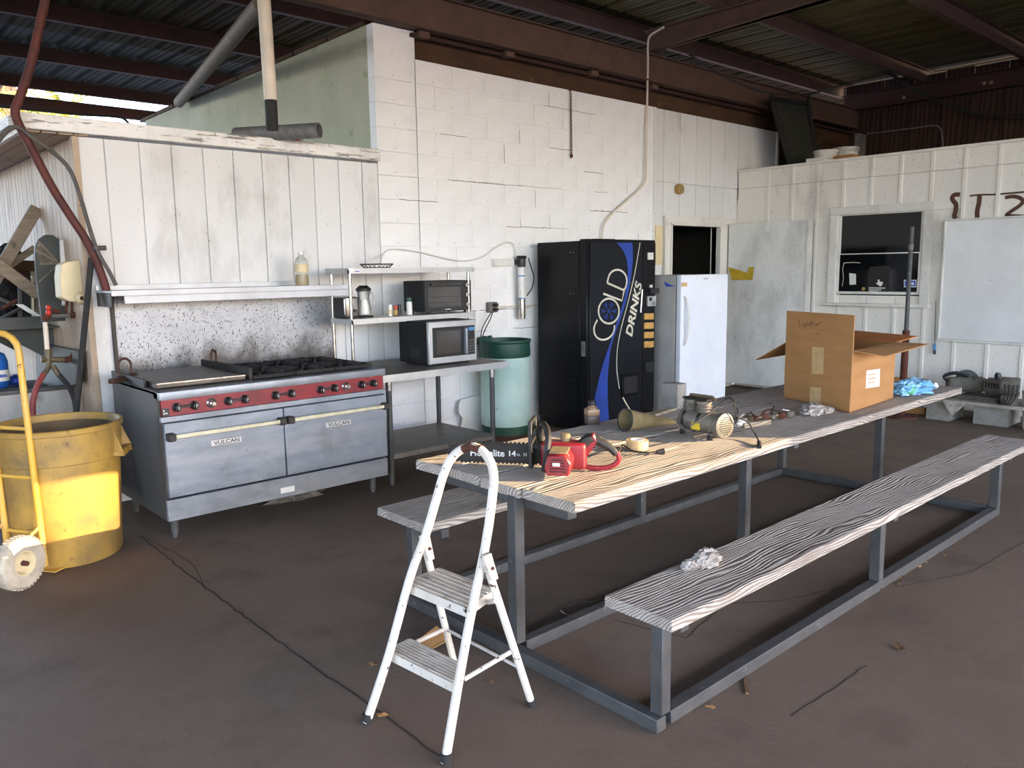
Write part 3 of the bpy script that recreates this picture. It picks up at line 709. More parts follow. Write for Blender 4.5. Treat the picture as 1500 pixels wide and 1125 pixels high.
def knob(x, z, letter='F'):
    b = B().lathe([(.026, 0), (.026, .004), (.021, .007), (.019, .034), (.016, .038)], 14, mx=Matrix.Translation((x, SY+.018, z)) @ Matrix.Rotation(math.pi/2, 4, 'X'))
    b.b2(x-.006, x+.006, SY-.03, SY-.015, z-.024, z+.024)
    k = part(b, 'knob', 'black_plastic', T, 0)
    t_ = text(letter, 'lettering', 'print_white', T, (x-.006, SY-.0305, z-.008), (1, 0, 0), (0, -1, 0), .012, .016); t_.parent = k; t_.matrix_parent_inverse = Matrix()
for px, py, l in ((260, 597.5, 'R'), (286, 594, 'F'), (336, 588.5, 'R'), (360, 585, 'F'), (405, 580, 'R'), (428, 577, 'F'), (471, 572, 'R'), (491, 570, 'F'), (531, 566, 'R'), (548, 564, 'F')):
    q = PY(px, py, SY); knob(q.x, .79, l)
for px in (311, 509):
    q = PY(px, 590, SY); b = B().lathe([(.03, 0), (.03, .006), (.022, .012), (.02, .035), (.012, .04), (.012, .05)], 16, mx=Matrix.Translation((q.x, SY+.018, .79)) @ Matrix.Rotation(math.pi/2, 4, 'X'))
    part(b, 'valve_knob', 'chrome', T)
for a, b_ in ((260, 286), (336, 360), (405, 428), (471, 491), (531, 548)):
    q0, q1 = PY(a, 590, SY), PY(b_, 590, SY); part(B().b2(q0.x, q1.x, SY+.008, SY+.018, .783, .797), 'knob_link', 'black_plastic', T, .002)
part(B().b2(SX0+.014, SX0+.055, SY+.014, SY+.018, .745, .79), 'control_label', 'black_plastic', T)
for dx, dz in ((.006, .012), (.02, .012), (.006, .028)): part(B().b2(SX0+.014+dx, SX0+.024+dx, SY+.0125, SY+.014, .745+dz, .753+dz), 'control_print', 'print_white', T)
# griddle on the left
GX = 2.125
part(B().b2(SX0+.0, GX, SY+.07, SB, .865, .895), 'griddle_tray', 'grease_dark', T, .004)
gp = part(B().b2(SX0+.03, GX-.025, SY+.12, SB-.04, .895, .925), 'griddle_plate', 'griddle', T, .003)
sub(B().b2(SX0+.03, GX-.025, SY+.116, SY+.122, .918, .925), 'bright_edge', 'chrome', gp, T)
part(B().b2(GX-.01, GX+.012, SY+.10, SB, .885, .965), 'splash_divider', 'grease_dark', T, .002)
part(B().b2(SX0, SX0+.014, SY+.25, SB, .885, .94), 'splash_side', 'grease_dark', T, .002)
for cx, cy, ang in ((SX0+.02, SB-.22, .3), (GX+.03, SB-.13, .8)):
    u = Vector((math.cos(ang), math.sin(ang), 0)); b = B()
    c = Vector((cx, cy, .93)); b.tube([c-u*.035, c-u*.045+Vector((0, 0, .06))]+[c+Vector((0, 0, .06))+u*.045*math.cos(a)*-1+Vector((0, 0, .045*math.sin(a))) for a in (.5, 1.1, 1.57, 2.1, 2.7)]+[c+u*.045+Vector((0, 0, .06)), c+u*.04], .0085, 8)
    part(b, 'rod_handle', 'copper', T)
part(B().sq((SX0-.09, SB-.30, .905), (SX0+.08, SB-.22, .925), .05, .03), 'drip_spout', 'copper', T, .004)
# burners and grates on the right
part(B().b2(GX+.012, SX1-.03, SY+.10, SB-.03, .85, .872), 'burner_tray', 'grease_dark', T)
bw = (SX1-.03-GX-.02)/3
for i in range(3):
    for j in range(2):
        x0 = GX+.018+i*bw; y0 = SY+.115+j*.37; cx, cy = x0+bw/2, y0+.185; z = .902
        b = B()
        for (a, c) in (((x0+.006, y0+.008), (x0+bw-.006, y0+.008)), ((x0+.006, y0+.362), (x0+bw-.006, y0+.362)), ((x0+.006, y0+.008), (x0+.006, y0+.362)), ((x0+bw-.006, y0+.008), (x0+bw-.006, y0+.362))):
            b.sq((*a, z), (*c, z), .016, .022)
        for k in range(8):
            an = k*math.pi/4+.2; e = Vector((cx, cy, z+.006))+Vector((math.cos(an)*bw*.47, math.sin(an)*.17, 0)); s_ = Vector((cx, cy, z+.008))+Vector((math.cos(an)*.05, math.sin(an)*.05, 0))
            b.sq(s_, e, .013, .024)
        gr = part(b, 'burner_grate', 'cast_iron', T)
        sub(B().lathe([(.05, .865), (.055, .885), (.03, .893), (.0, .893)], 16, (cx, cy, 0)), 'burner_head', 'cast_iron', gr, T)
# backsplash sheet on the wall and sheet overshelf
ybs = YW-.03
q0, q1 = PY(166, 440, ybs), PY(490, 470, ybs)
T = thing('backsplash_panel', 'grease-speckled white metal sheet on the wall behind the cooking range', 'panel', ((q0.x+q1.x)/2, ybs, .85))
part(B().b2(q0.x, q1.x, ybs, YW-.004, .80, PY(300, 425, ybs).z), 'sheet', 'backsplash', T)
part(B().b2(q0.x-.02, q0.x, ybs-.01, YW-.004, .80, PY(170, 425, ybs).z), 'edge_strip', 'stove_side', T)
# overshelf
T = thing('range_overshelf', 'white sheet metal overshelf above the cooking range', 'shelf', (2.4, 5.6, 1.42))
YO = 5.43
zt = PY(300, 423, YO).z; zb = PY(300, 441, YO).z
xa, xb = PY(163, 430, YO).x, PY(512, 425, YO).x
part(B().b2(xa, xb, YO, ybs, zt-.012, zt), 'shelf_plate', 'hood_white', T, .002)
part(B().b2(xa, xb, YO-.004, YO+.004, zt-.032, zt+.004), 'upper_lip', 'hood_white', T, .002)
part(B().b2(xa+.08, xb, YO+.02, YO+.03, zb, zt-.012), 'front_skirt', 'hood_white', T, .002)
part(B().b2(xa+.004, xa+.012, YO+.03, ybs, zb-.02, zt-.012), 'end_skirt', 'stove_side', T, .002)
part(B().b2(xa, xb-.25, ybs-.012, ybs, zt, zt+.035), 'rear_lip', 'hood_white', T, .002)
# oil bottle on the overshelf
q = PY(443, 420, YO+.12); T = thing('oil_bottle', 'clear plastic oil bottle, part full, on the overshelf', 'bottle', (q.x, YO+.12, zt), 0)
s_ = 1.0
part(B().lathe([(.0, 0), (.046, 0), (.05, .01), (.05, .06), (.045, .09), (.05, .12), (.05, .17), (.043, .195), (.02, .22), (.018, .235)], 20), 'bottle_body', 'clear_plastic', T)
part(B().lathe([(.0, .004), (.043, .004), (.045, .06), (.04, .085), (.0, .085)], 20), 'oil', 'oil', T)
part(B().lathe([(.051, .10), (.051, .16)], 20, close=False), 'bottle_label', 'cream_plastic', T)
part(B().lathe([(.0, .255), (.021, .255), (.021, .232), (.0, .232)], 16), 'cap', 'white_plastic', T)

# ================================================================ STEEL WORK TABLE
TZ = .825; TY0, TY1 = 4.76, 5.62
TX0, TX1 = 3.075, PZ(743, 529, TZ).x
T = thing('work_table', 'stainless steel work table with grey undershelf beside the cooking range', 'table', (3.7, 5.2, 0))
b = B(); b.b2(TX0, TX1, TY0, TY1, TZ-.012, TZ); b.b2(TX0, TX1, TY0, TY0+.012, TZ-.05, TZ-.012); b.b2(TX0, TX1, TY1-.012, TY1, TZ-.05, TZ-.012); b.b2(TX0, TX0+.012, TY0, TY1, TZ-.05, TZ-.012); b.b2(TX1-.012, TX1, TY0, TY1, TZ-.05, TZ-.012)
tp = part(b, 'table_top', 'steel_top', T, 0)
sub(B().b2(TX0-.002, TX1+.002, TY0-.004, TY0+.001, TZ-.05, TZ+.001), 'front_edge', 'stainless_clean', tp, T)
zsf = .234
lx = (3.16, TX1-.12); ly = (4.82, 5.54)
for x in lx:
    for yv in ly:
        l_ = part(B().lathe([(.012, 0), (.016, .01), (.0205, .03), (.0205, TZ-.1)], 12, (x, yv, 0)), 'leg', 'galvanized', T)
        sub(B().lathe([(.024, TZ-.12), (.024, TZ-.05)], 12, (x, yv, 0)), 'leg_socket', 'chrome', l_, T)
part(B().b2(lx[0]-.02, lx[1]+.02, ly[0]-.01, ly[1]+.02, zsf-.04, zsf), 'undershelf', 'steel_top', T, .004)
# double overshelf standing on the work table
ZU, ZL = None, None
YS0, YS1 = 5.22, 5.55
u1 = PY(600, 392, YS0); l1 = PY(600, 463, YS0)
sx0 = PY(516, 470, YS0).x; sx1 = PY(694, 460, YS0).x
T = thing('double_shelf', 'two-tier stainless shelf unit standing on the steel work table', 'shelf', (3.6, 5.4, TZ))
def tray(z, x0, x1, nm):
    b = B(); b.b2(x0, x1, YS0, YS1, z-.012, z); b.b2(x0, x1, YS0, YS0+.01, z-.04, z-.012); b.b2(x0, x1, YS1-.01, YS1, z-.04, z-.012); b.b2(x0, x0+.01, YS0, YS1, z-.04, z-.012); b.b2(x1-.01, x1, YS0, YS1, z-.04, z-.012)
    return part(b, nm, 'stainless_clean', T)
tu = tray(u1.z, sx0-.02, sx1+.01, 'shelf_tray'); tl = tray(l1.z, sx0-.0, sx1+.015, 'shelf_tray')
q = PY(523, 397.5, YS0); sub(B().box((q.x, YS0-.002, q.z), (.05, .003, .02)), 'maker_label', 'paper', tu, T); sub(B().box((q.x, YS0-.004, q.z), (.036, .002, .008)), 'label_print', 'sticker_blue', tu, T)
for x in (sx0+.012, sx1-.03):
    for yv in (YS0+.03, YS1-.03): part(B().tube([(x, yv, TZ), (x, yv, u1.z-.012)], .013, 12), 'post', 'chrome', T)
ZU, ZL = u1.z, l1.z
# microwave
def pyz(x, y, Y): return PY(x, y, Y)
MY = 4.93
a = PY(629, 528, MY); c = PY(697, 470, MY)
mx0, mx1, mz0, mz1 = a.x, c.x+.005, TZ+.015, PY(660, 470, MY).z
T = thing('microwave_oven', 'microwave with steel door frame on the work table', 'microwave', ((mx0+mx1)/2, MY+.2, TZ))
bd = part(B().b2(mx0, mx1, MY+.03, MY+.40, mz0, mz1), 'case', 'black_matte', T, .004)
for i in range(4):
    for j in range(7): sub(B().b2(mx0-.0015, mx0+.0005, MY+.12+i*.035, MY+.14+i*.035, mz0+.04+j*.012, mz0+.045+j*.012), 'vent_slot', 'print_dark', bd, T)
dr_ = part(B().b2(mx0, mx1, MY, MY+.03, mz0, mz1), 'door_frame', 'stainless_clean', T, .005)
h_ = mz1-mz0; wdt = mx1-mx0
sub(B().b2(mx0+.035, mx1-.02, MY-.003, MY+.002, mz0+.05, mz1-.045), 'door_panel', 'black_plastic', dr_, T, .002)
sub(B().b2(mx0+.065, mx0+wdt*.64, MY-.006, MY-.002, mz0+.075, mz1-.075), 'door_window', 'oven_glass', dr_, T)
sub(B().b2(mx0+wdt*.70, mx0+wdt*.755, MY-.04, MY-.003, mz0+.06, mz1-.06), 'handle', 'stainless', dr_, T, .01, 2)
for j in range(5):
    for i in range(3): sub(B().b2(mx0+wdt*.83+i*.02, mx0+wdt*.83+.013+i*.02, MY-.005, MY-.002, mz0+.07+j*.022, mz0+.08+j*.022), 'key', 'pipe_grey', dr_, T)
sub(B().b2(mx0+wdt*.82, mx0+wdt*.95, MY-.005, MY-.002, mz1-.085, mz1-.06), 'display', 'label_blue', dr_, T)
for dx in (.05, wdt-.05):
    for dy in (.06, .35): part(B().lathe([(.012, TZ), (.014, TZ+.016)], 10, (mx0+dx, MY+dy, 0)), 'foot', 'rubber', T)
# toaster oven on the lower tray
OY = YS0+.02; a = PY(623, 456, OY); c = PY(690, 411, OY)
ox0, ox1, oz0, oz1 = a.x, c.x, ZL+.02, PY(650, 411, OY).z
T = thing('toaster_oven', 'black toaster oven with glass door on the upper shelf unit', 'toaster oven', ((ox0+ox1)/2, OY+.15, ZL))
wdt = ox1-ox0
part(B().b2(ox0, ox1, OY+.02, OY+.30, oz0, oz1), 'case', 'black_matte', T, .006)
fr = part(B().b2(ox0, ox1, OY, OY+.02, oz0, oz1), 'front_frame', 'black_plastic', T, .004)
sub(B().b2(ox0+.03, ox0+wdt*.76, OY-.004, OY+.001, oz0+.035, oz1-.05), 'door_glass', 'oven_glass', fr, T, .001)
sub(B().tube([(ox0+.05, OY-.03, oz1-.03), (ox0+wdt*.74, OY-.03, oz1-.03)], .008, 10), 'handle', 'chrome', fr, T)
for xx in (ox0+.06, ox0+wdt*.72): sub(B().tube([(xx, OY-.03, oz1-.03), (xx, OY+.002, oz1-.03)], .006, 8), 'handle_stub', 'black_plastic', fr, T)
for j in range(3):
    zz = oz0+.05+j*(oz1-oz0-.09)/2; sub(B().lathe([(.02, 0), (.018, .018), (.0, .018)], 16, mx=Matrix.Translation((ox0+wdt*.885, OY, zz)) @ Matrix.Rotation(math.pi/2, 4, 'X')), 'dial', 'chrome', fr, T)
for zz in (oz0+.075, oz0+.12): sub(B().tube([(ox0+.04, OY-.002-.003, zz), (ox0+wdt*.74, OY-.005, zz)], .0015, 5), 'rack_wire', 'chrome', fr, T)
sub(B().b2(ox0+wdt*.42, ox0+wdt*.54, OY-.002, OY+.0, oz0+.012, oz0+.02), 'maker_print', 'print_white', fr, T)
for dx in (.05, wdt-.05):
    for dy in (.03, .25): part(B().lathe([(.01, ZL), (.012, ZL+.021)], 10, (ox0+dx, OY+dy, 0)), 'foot', 'rubber', T)
# blender jug
q = PY(536, 466, YS0+.13); qz = PY(536, 418, YS0+.13).z - ZL
T = thing('blender_jug', 'clear blender jug with black lid on the shelf unit', 'blender', (q.x, YS0+.15, ZL), 0)
hh = qz
part(B().lathe([(.0, 0), (.07, 0), (.072, .012), (.06, .02), (.0, .02)], 20), 'base', 'black_plastic', T)
part(B().lathe([(.062, .02), (.058, .04), (.045, hh*.6), (.05, hh*.8), (.054, hh*.82)], 20, close=False), 'jug', 'clear_plastic', T)
part(B().lathe([(.0, .03), (.052, .03), (.045, .1), (.03, hh*.55), (.0, hh*.55)], 16), 'inner_cup', 'white_plastic', T)
part(B().lathe([(.0, hh*.82), (.058, hh*.82), (.06, hh*.9), (.05, hh*.93), (.03, hh), (.0, hh)], 20), 'lid', 'black_plastic', T)
part(B().tube(smooth([(.05, 0, hh*.78), (.085, -.0, hh*.72), (.09, 0, hh*.4), (.062, 0, hh*.25)], 3), .009, 8), 'handle', 'clear_plastic', T)
# slot toaster
q = PY(508, 468, YS0+.14); q2 = PY(497, 440, YS0+.14)
T = thing('slot_toaster', 'chrome slot toaster with black ends on the shelf unit', 'toaster', (q.x, YS0+.16, ZL), 0)
part(B().b2(-.05, .075, -.075, .075, .012, .165), 'shell', 'chrome', T, .02, 3)
for s in (-1, 1): part(B().b2(-.055 if s < 0 else .07, -.045 if s < 0 else .082, -.07, .07, .01, .16), 'end_cap', 'black_plastic', T, .004)
part(B().b2(-.05, .075, -.07, .07, 0, .014), 'base', 'black_plastic', T, .004)
for yv in (-.03, .03): part(B().b2(-.035, .06, yv-.011, yv+.011, .160, .1655), 'slot', 'black_matte', T)
part(B().lathe([(.013, 0), (.012, .015), (0, .015)], 12, mx=Matrix.Translation((.04, -.075, .06)) @ Matrix.Rotation(math.pi/2, 4, 'X')), 'browning_dial', 'black_plastic', T)
# small jars
def jar(name, px, py, top, r, m, cap, label, lab=None):
    q = PZ(px, py, ZL); z1 = PY(px, top, q.y).z-ZL
    T = thing(name, label, 'jar', (q.x, q.y, ZL), 0)
    part(B().lathe([(0, 0), (r, 0), (r, z1*.72), (r*.85, z1*.78), (0, z1*.78)], 14), 'jar_body', m, T)
    part(B().lathe([(0, z1), (r*.95, z1), (r*.95, z1*.77), (0, z1*.77)], 14), 'cap', cap, T)
    if lab: part(B().lathe([(r*1.02, z1*.15), (r*1.02, z1*.6)], 14, close=False), 'jar_label', lab, T)
jar('spice_jar', 572, 463, 446, .017, 'white_plastic', 'white_plastic', 'slim white spice jar with brown print beside the blender', 'cream_plastic')
jar('spice_jar', 580, 463, 448, .017, 'spice_brown', 'valve_red', 'small spice jar with colourful brown label', 'gauge_yellow')
jar('spice_jar', 585, 461, 446, .016, 'black_plastic', 'black_plastic', 'small black spice jar next to the toaster oven')
jar('shaker', 600, 461, 436, .024, 'white_plastic', 'green_cap', 'white shaker with dark green cap before the toaster oven', 'paper')
# wire tray on the top tray
q = PY(552, 389, YS0+.16); T = thing('wire_basket', 'shallow dark wire basket on the topmost shelf', 'basket', (q.x, YS0+.16, ZU), 0)
b = B()
for zz, rr in ((.004, .10), (.03, .125)): b.tube([(rr*1.1*math.cos(a*math.pi/10), rr*.8*math.sin(a*math.pi/10), zz) for a in range(20)], .004, 5, True)
for k in range(20):
    a = k*math.pi/10; b.tube([(.11*math.cos(a), .08*math.sin(a), .004), (.1375*math.cos(a+.15), .1*math.sin(a+.15), .03)], .0025, 4)
part(b, 'wire_frame', 'net_black', T); part(B().lathe([(0, .001), (.1, .001), (.1, .004), (0, .004)], 20, mx=Matrix.Diagonal((1.1, .8, 1, 1))), 'base_plate', 'grease_dark', T)

# ================================================================ GREEN BARREL
bc = PY(741, 600, 5.50); T = thing('barrel', 'tall mint green plastic barrel with dark green rim behind the work table', 'barrel', (bc.x, 5.50, 0), 0)
r = .232; zt = PY(741, 497, 5.5).z
part(B().lathe([(0, .0), (r*.9, 0), (r*.9, .05), (0, .05)], 24), 'stand', 'rust_dark', T)
part(B().lathe([(0, .05), (r*.96, .05), (r*.98, .10), (r*.98, .13)], 32), 'foot_ring', 'barrel_green', T)
zz = zt
part(B().lathe([(r*.97, .13), (r, .15), (r, .2), (r*1.01, .21), (r*1.01, .23), (r, .24), (r*.985, zz*.72), (r*1.0, zz*.735), (r*1.0, zz*.755), (r*.985, zz*.77), (r*.98, zz*.84)], 32), 'body', 'barrel_mint', T)
part(B().lathe([(r*.99, zz*.83), (r*1.02, zz*.85), (r*1.0, zz*.97), (r*1.05, zz*.985), (r*1.05, zz), (r*.97, zz), (r*.94, zz*.86), (0, zz*.86)], 32, close=False), 'rim', 'barrel_green', T)
random.seed(5)
for k in range(5):
    a = 1.5+k*.33; part(B().box((r*1.0*math.cos(a), r*1.0*math.sin(a), zz+.01), (.05, .02, .025), ), 'torn_rim', 'barrel_green', T, .004)

# ================================================================ VENDING MACHINE
VY = 5.02; V0 = PY(861, 350, VY).x; V1 = PY(961.5, 352, VY).x; VZ = PY(900, 350.5, VY).z; VB = 5.70
T = thing('vending_machine', 'black cold drinks vending machine against the block wall', 'vending machine', ((V0+V1)/2, 5.36, 0))
part(B().b2(V0+.012, V1-.012, VY+.115, VB, .10, VZ-.015), 'cabinet', 'vend_black', T, .006)
for xx in (V0+.08, V1-.08):
    for yy in (VY+.17, VB-.08): part(B().lathe([(.03, 0), (.03, .02), (.015, .025), (.015, .11)], 12, (xx, yy, 0)), 'foot', 'rubber', T)
part(B().b2(V0+.02, V1-.02, VY+.13, VB-.02, .02, .1), 'plinth', 'vend_black', T)
dd = part(B().b2(V0, V1, VY+.012, VY+.105, .08, VZ), 'door', 'vend_black', T, .006)
XD = PY(942, 400, VY).x
sub(B().b2(V0+.03, XD-.004, VY, VY+.02, .12, VZ-.03), 'door_face', 'vend_face', dd, T, .004)
sub(B().b2(XD+.004, V1-.006, VY+.004, VY+.02, .12, VZ-.03), 'selection_column', 'vend_black', dd, T, .003)
sub(B().b2(V0+.22, V0+.5, VY+.10, VY+.15, VZ-.004, VZ+.008), 'top_strip', 'vend_black', dd, T)
vq = lambda q: PY(780+q[0]*.24, 340+q[1]*.24, VY-.0015)
vN = (0, -1, 0)
b = B()
R_ = [(608, 65), (612, 110), (610, 200), (597, 300), (572, 420), (532, 540), (500, 630), (476, 720), (462, 850), (458, 960), (463, 1090), (470, 1180)]
L_ = [(510, 65), (550, 108), (573, 165), (582, 250), (570, 360), (545, 460), (512, 560), (480, 660), (446, 760), (415, 860), (385, 990), (345, 1180)]
Rs = smooth([vq(q) for q in R_], 4); Ls = smooth([vq(q) for q in L_], 4); n = len(Rs)
vs = Ls + Rs; b.add([p for p in vs] + [p+Vector((0, -.001, 0)) for p in vs], [(i, i+1, n+i+1, n+i) for i in range(n-1)] + [(2*n+i, 2*n+i+1, 3*n+i+1, 3*n+i) for i in range(n-1)])
sub(b, 'blue_band', 'print_blue', dd, T)
zb_ = .0026
def stroke_(pts, wd, closed=False, m='print_cream', nm='lettering', t=.003): sub(B().stroke([vq(p) if not isinstance(p, Vector) else p for p in pts], vN, wd, t, closed), nm, m, dd, T)
def sm2(pts, k=4): return [(v.x, v.y) for v in smooth([(p[0], p[1], 0) for p in pts], k)]
stroke_(sm2([(656, 65), (622, 260), (582, 430), (547, 560), (522, 680), (514, 770), (516, 860), (530, 955)]), .009, nm='white_line')
stroke_(sm2([(548, 1000), (565, 1035), (600, 1095), (612, 1115)]), .014, nm='white_line')
stroke_(sm2([(455, 310), (468, 262), (490, 238), (520, 230), (548, 240), (568, 265), (575, 300), (566, 340), (553, 353)])+[(455, 310)], .018)
stroke_([(432, 376), (545, 418), (560, 352)], .018)
stroke_([(465+63*math.cos(a*math.pi/18), 482+76*math.sin(a*math.pi/18)) for a in range(36)], .018, True)
stroke_(sm2([(396, 536), (380, 565), (374, 595), (382, 628), (402, 650), (432, 657), (462, 648), (486, 625), (498, 595), (500, 568)]), .018)
for k in range(6):
    a = k*math.pi/3; r2 = 52; c0 = (465, 482); e = (465+46*math.cos(a), 482+56*math.sin(a)); stroke_([c0, e], .006, m='print_blue', nm='snowflake_arm', t=.002)
    for f in (.55, .8):
        m0 = (465+46*f*math.cos(a), 482+56*f*math.sin(a))
        for s in (-1, 1): stroke_([m0, (m0[0]+15*math.cos(a+s*.9), m0[1]+18*math.sin(a+s*.9))], .005, m='print_blue', nm='snowflake_arm', t=.002)
o0, o1 = vq((607, 640)), vq((668, 318)); upv = (o1-o0)
t_ = text('DRINKS', 'lettering', 'print_cream', T, o0+Vector((0, -.002, 0)), upv, vN, upv.length*1.02, (vq((562, 626))-vq((604, 640))).length, bold=.03, shear=.15)
t_.parent = dd; t_.matrix_parent_inverse = Matrix()
sub(B().tube([vq((660, 350))+Vector((0, -.02, 0)), vq((650, 490))+Vector((0, -.02, 0))], .008, 8), 'lock_bar', 'chrome', dd, T)
sub(B().tube([vq((580, 310))+Vector((0, -.006, 0)), vq((640, 312))+Vector((0, -.006, 0))], .004, 6), 'lock_wire', 'pipe_grey', dd, T)
def vbox(x0, x1, y0, y1, d, nm, m, bev=.002, y_off=.0):
    a = PY(780+x0*.24, 340+y0*.24, VY); c = PY(780+x1*.24, 340+y1*.24, VY)
    return sub(B().b2(a.x, c.x, VY-d, VY+.006+y_off, min(a.z, c.z), max(a.z, c.z)), nm, m, dd, T, bev)
for y0 in (497, 553, 610, 667):
    for x0 in (681, 708): vbox(x0, x0+27, y0, y0+35, .012, 'select_button', 'button_amber')
vbox(700, 749, 392, 450, .01, 'coin_plate', 'stainless_clean'); vbox(708, 724, 400, 420, .014, 'coin_slot', 'black_plastic'); vbox(726, 744, 424, 444, .014, 'coin_return_key', 'pipe_grey')
vbox(706, 757, 345, 372, .035, 'coin_lever', 'black_plastic'); vbox(715, 731, 322, 338, .006, 'small_sticker', 'print_white'); vbox(704, 737, 125, 168, .004, 'card_sticker', 'print_white')
vbox(690, 733, 795, 850, .008, 'coin_cup', 'black_plastic'); vbox(697, 722, 805, 838, .010, 'coin_cup_recess', 'black_matte')
vbox(540, 642, 870, 990, .016, 'delivery_frame', 'vend_black', .004); vbox(552, 632, 886, 975, .018, 'delivery_flap', 'black_matte', .002)
q = PY(856, 511, VY+.05); sub(B().b2(V0-.004, V0+.001, VY+.03, VY+.08, q.z-.07, q.z+.07), 'side_label', 'pipe_grey', dd, T)
for zz in (VZ-.12, VZ-.5, VZ-1.0, .5):
    for yy in (VY+.19, VY+.23): part(B().lathe([(.006, 0), (.005, .004), (0, .004)], 8, mx=Matrix.Translation((V0+.012, yy, zz)) @ Matrix.Rotation(-math.pi/2, 4, 'Y')), 'rivet', 'chrome', T)

# ================================================================ UPRIGHT FREEZER
FY = 4.82; F0 = PY(998, 402, FY).x; F1 = PY(1067, 401, FY).x; FZ = PY(1030, 402, FY).z
T = thing('upright_freezer', 'old white upright freezer beside the vending machine', 'freezer', ((F0+F1)/2, 5.2, 0))
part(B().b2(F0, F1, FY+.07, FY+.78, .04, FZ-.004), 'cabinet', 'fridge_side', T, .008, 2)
d_ = part(B().b2(F0+.004, F1-.002, FY, FY+.06, .07, FZ), 'door', 'fridge_white', T, .012, 3)
part(B().b2(F0+.01, F1-.01, FY+.055, FY+.075, .08, FZ-.01), 'door_gasket', 'pipe_grey', T)
for s in (1,):
    x = F0+.055; z0, z1 = PY(1003, 506, FY).z, PY(1003, 434, FY).z
    sub(B().tube(smooth([(x, FY+.0, z0), (x+.012, FY-.03, z0+.05), (x+.02, FY-.045, (z0+z1)/2), (x+.012, FY-.03, z1-.05), (x, FY, z1)], 4), .011, 8), 'handle', 'white_plastic', d_, T)
q = PY(1034, 408, FY); sub(B().box((q.x, FY-.001, q.z), (.08, .004, .02)), 'badge', 'stainless_clean', d_, T)
a = PY(997, 417, FY+.0); sub(B().b2(F0+.005, F0+.10, FY-.002, FY+.001, a.z-.02, a.z+.02), 'tape_patch', 'tape_paper', d_, T)
q = PX(983, 417, F0); part(B().slab([(F0, q.y+.09, q.z+.03), (F0, q.y-.05, q.z-.02), (F0, q.y+.06, q.z-.02)], (-1, 0, 0), .002), 'blue_sticker', 'sticker_blue', T)
for xx in (F0+.06, F1-.06):
    for yy in (FY+.12, FY+.7): part(B().lathe([(.02, 0), (.02, .05)], 10, (xx, yy, 0)), 'foot', 'rubber', T)

# ================================================================ PICNIC TABLE WITH STEEL FRAME
ZT, ZB = .71, .43
T = thing('picnic_table', 'long weathered plank picnic table with benches on a welded steel tube frame', 'picnic table', (3.7, 2.3, 0))
XN, XM_, XF = 2.075, 3.76, 5.44                    # leg stations
YFB, YT, YBB = 1.562, 2.285, 3.0                   # front bench, table, rear bench rows
tw = .05
def tubeX(y, x0, x1, nm='base_tube'): part(B().b2(x0, x1, y-tw/2, y+tw/2, .002, .052), nm, 'galvanized', T, .003)
def tubeY(x, y0, y1): part(B().b2(x-tw/2, x+tw/2, y0, y1, .002, .052), 'base_tube', 'galvanized', T, .003)
tubeX(YFB, XN+.03, XF+.025); tubeX(YT, XN+.03, XF-.03); tubeX(YBB, XN+.03, XF-.03)
tubeY(XN-.03, YFB-.03, YBB+.025); tubeY(XF+.0, YFB+.03, YBB+.025)
for y, zz in ((YFB, ZB-.042), (YT, ZT-.04), (YBB, ZB-.042)):
    for x in (XN, XM_, XF): part(B().b2(x-tw/2, x+tw/2, y-tw/2, y+tw/2, .052, zz), 'leg', 'galvanized', T, .003)
for x in (XN, XM_, XF):
    part(B().b2(x+.025, x+.075, 2.02, 2.80, ZT-.092, ZT-.042), 'cross_bar', 'galvanized', T, .003)
    part(B().b2(x+.03, x+.075, YFB-.06, YFB+.18, ZB-.085, ZB-.042), 'seat_bar', 'galvanized', T, .003)
    part(B().b2(x+.03, x+.075, YBB-.18, YBB+.16, ZB-.085, ZB-.042), 'seat_bar', 'galvanized', T, .003)
def plank(x0, x1, y0, y1, zt, th, seed, wav=.004, nm='plank'):
    random.seed(seed); b = B(); n = 28; vs = []; fs = []
    for i in range(n+1):
        t = i/n; x = x0+(x1-x0)*t
        if i in (0, n): x += 0
        for j, (yy, zz) in enumerate(((y0, zt-th), (y0, zt-.006), (y0+.006, zt), ((y0+y1)/2, zt-.002), (y1-.006, zt), (y1, zt-.006), (y1, zt-th))):
            q = noise.noise(Vector((x*2.2, seed, j*.3)))*wav
            dx = 0
            if i == 0: dx = .012*noise.noise(Vector((yy*30, seed, zz*20)))
            vs.append((x+dx, yy+(q if j in (0, 1, 2) else (-q if j > 3 else 0)), zz+noise.noise(Vector((x*1.3, seed+4, 0)))*.002))
    m = 7
    for i in range(n):
        for j in range(m): k = (j+1) % m; fs.append((i*m+j, i*m+k, (i+1)*m+k, (i+1)*m+j))
    fs += [tuple(range(m)), tuple(n*m+j for j in range(m))[::-1]]
    return part(b.add(vs, fs), nm, 'weathered', T)
xe = PZ(1416, 568, ZT).x
plank(2.065, xe, 1.955, 2.238, ZT, .042, 1); plank(2.055, xe+.01, 2.245, 2.482, ZT-.002, .042, 2); plank(2.06, xe-.01, 2.49, 2.70, ZT, .042, 3); plank(2.05, xe, 2.708, 2.92, ZT-.001, .042, 4)
plank(2.01, PZ(1444, 636, ZB).x, 1.467, 1.758, ZB, .040, 5, nm='bench_plank'); plank(2.02, 5.75, 2.83, 3.215, ZB, .040, 6, nm='bench_plank')

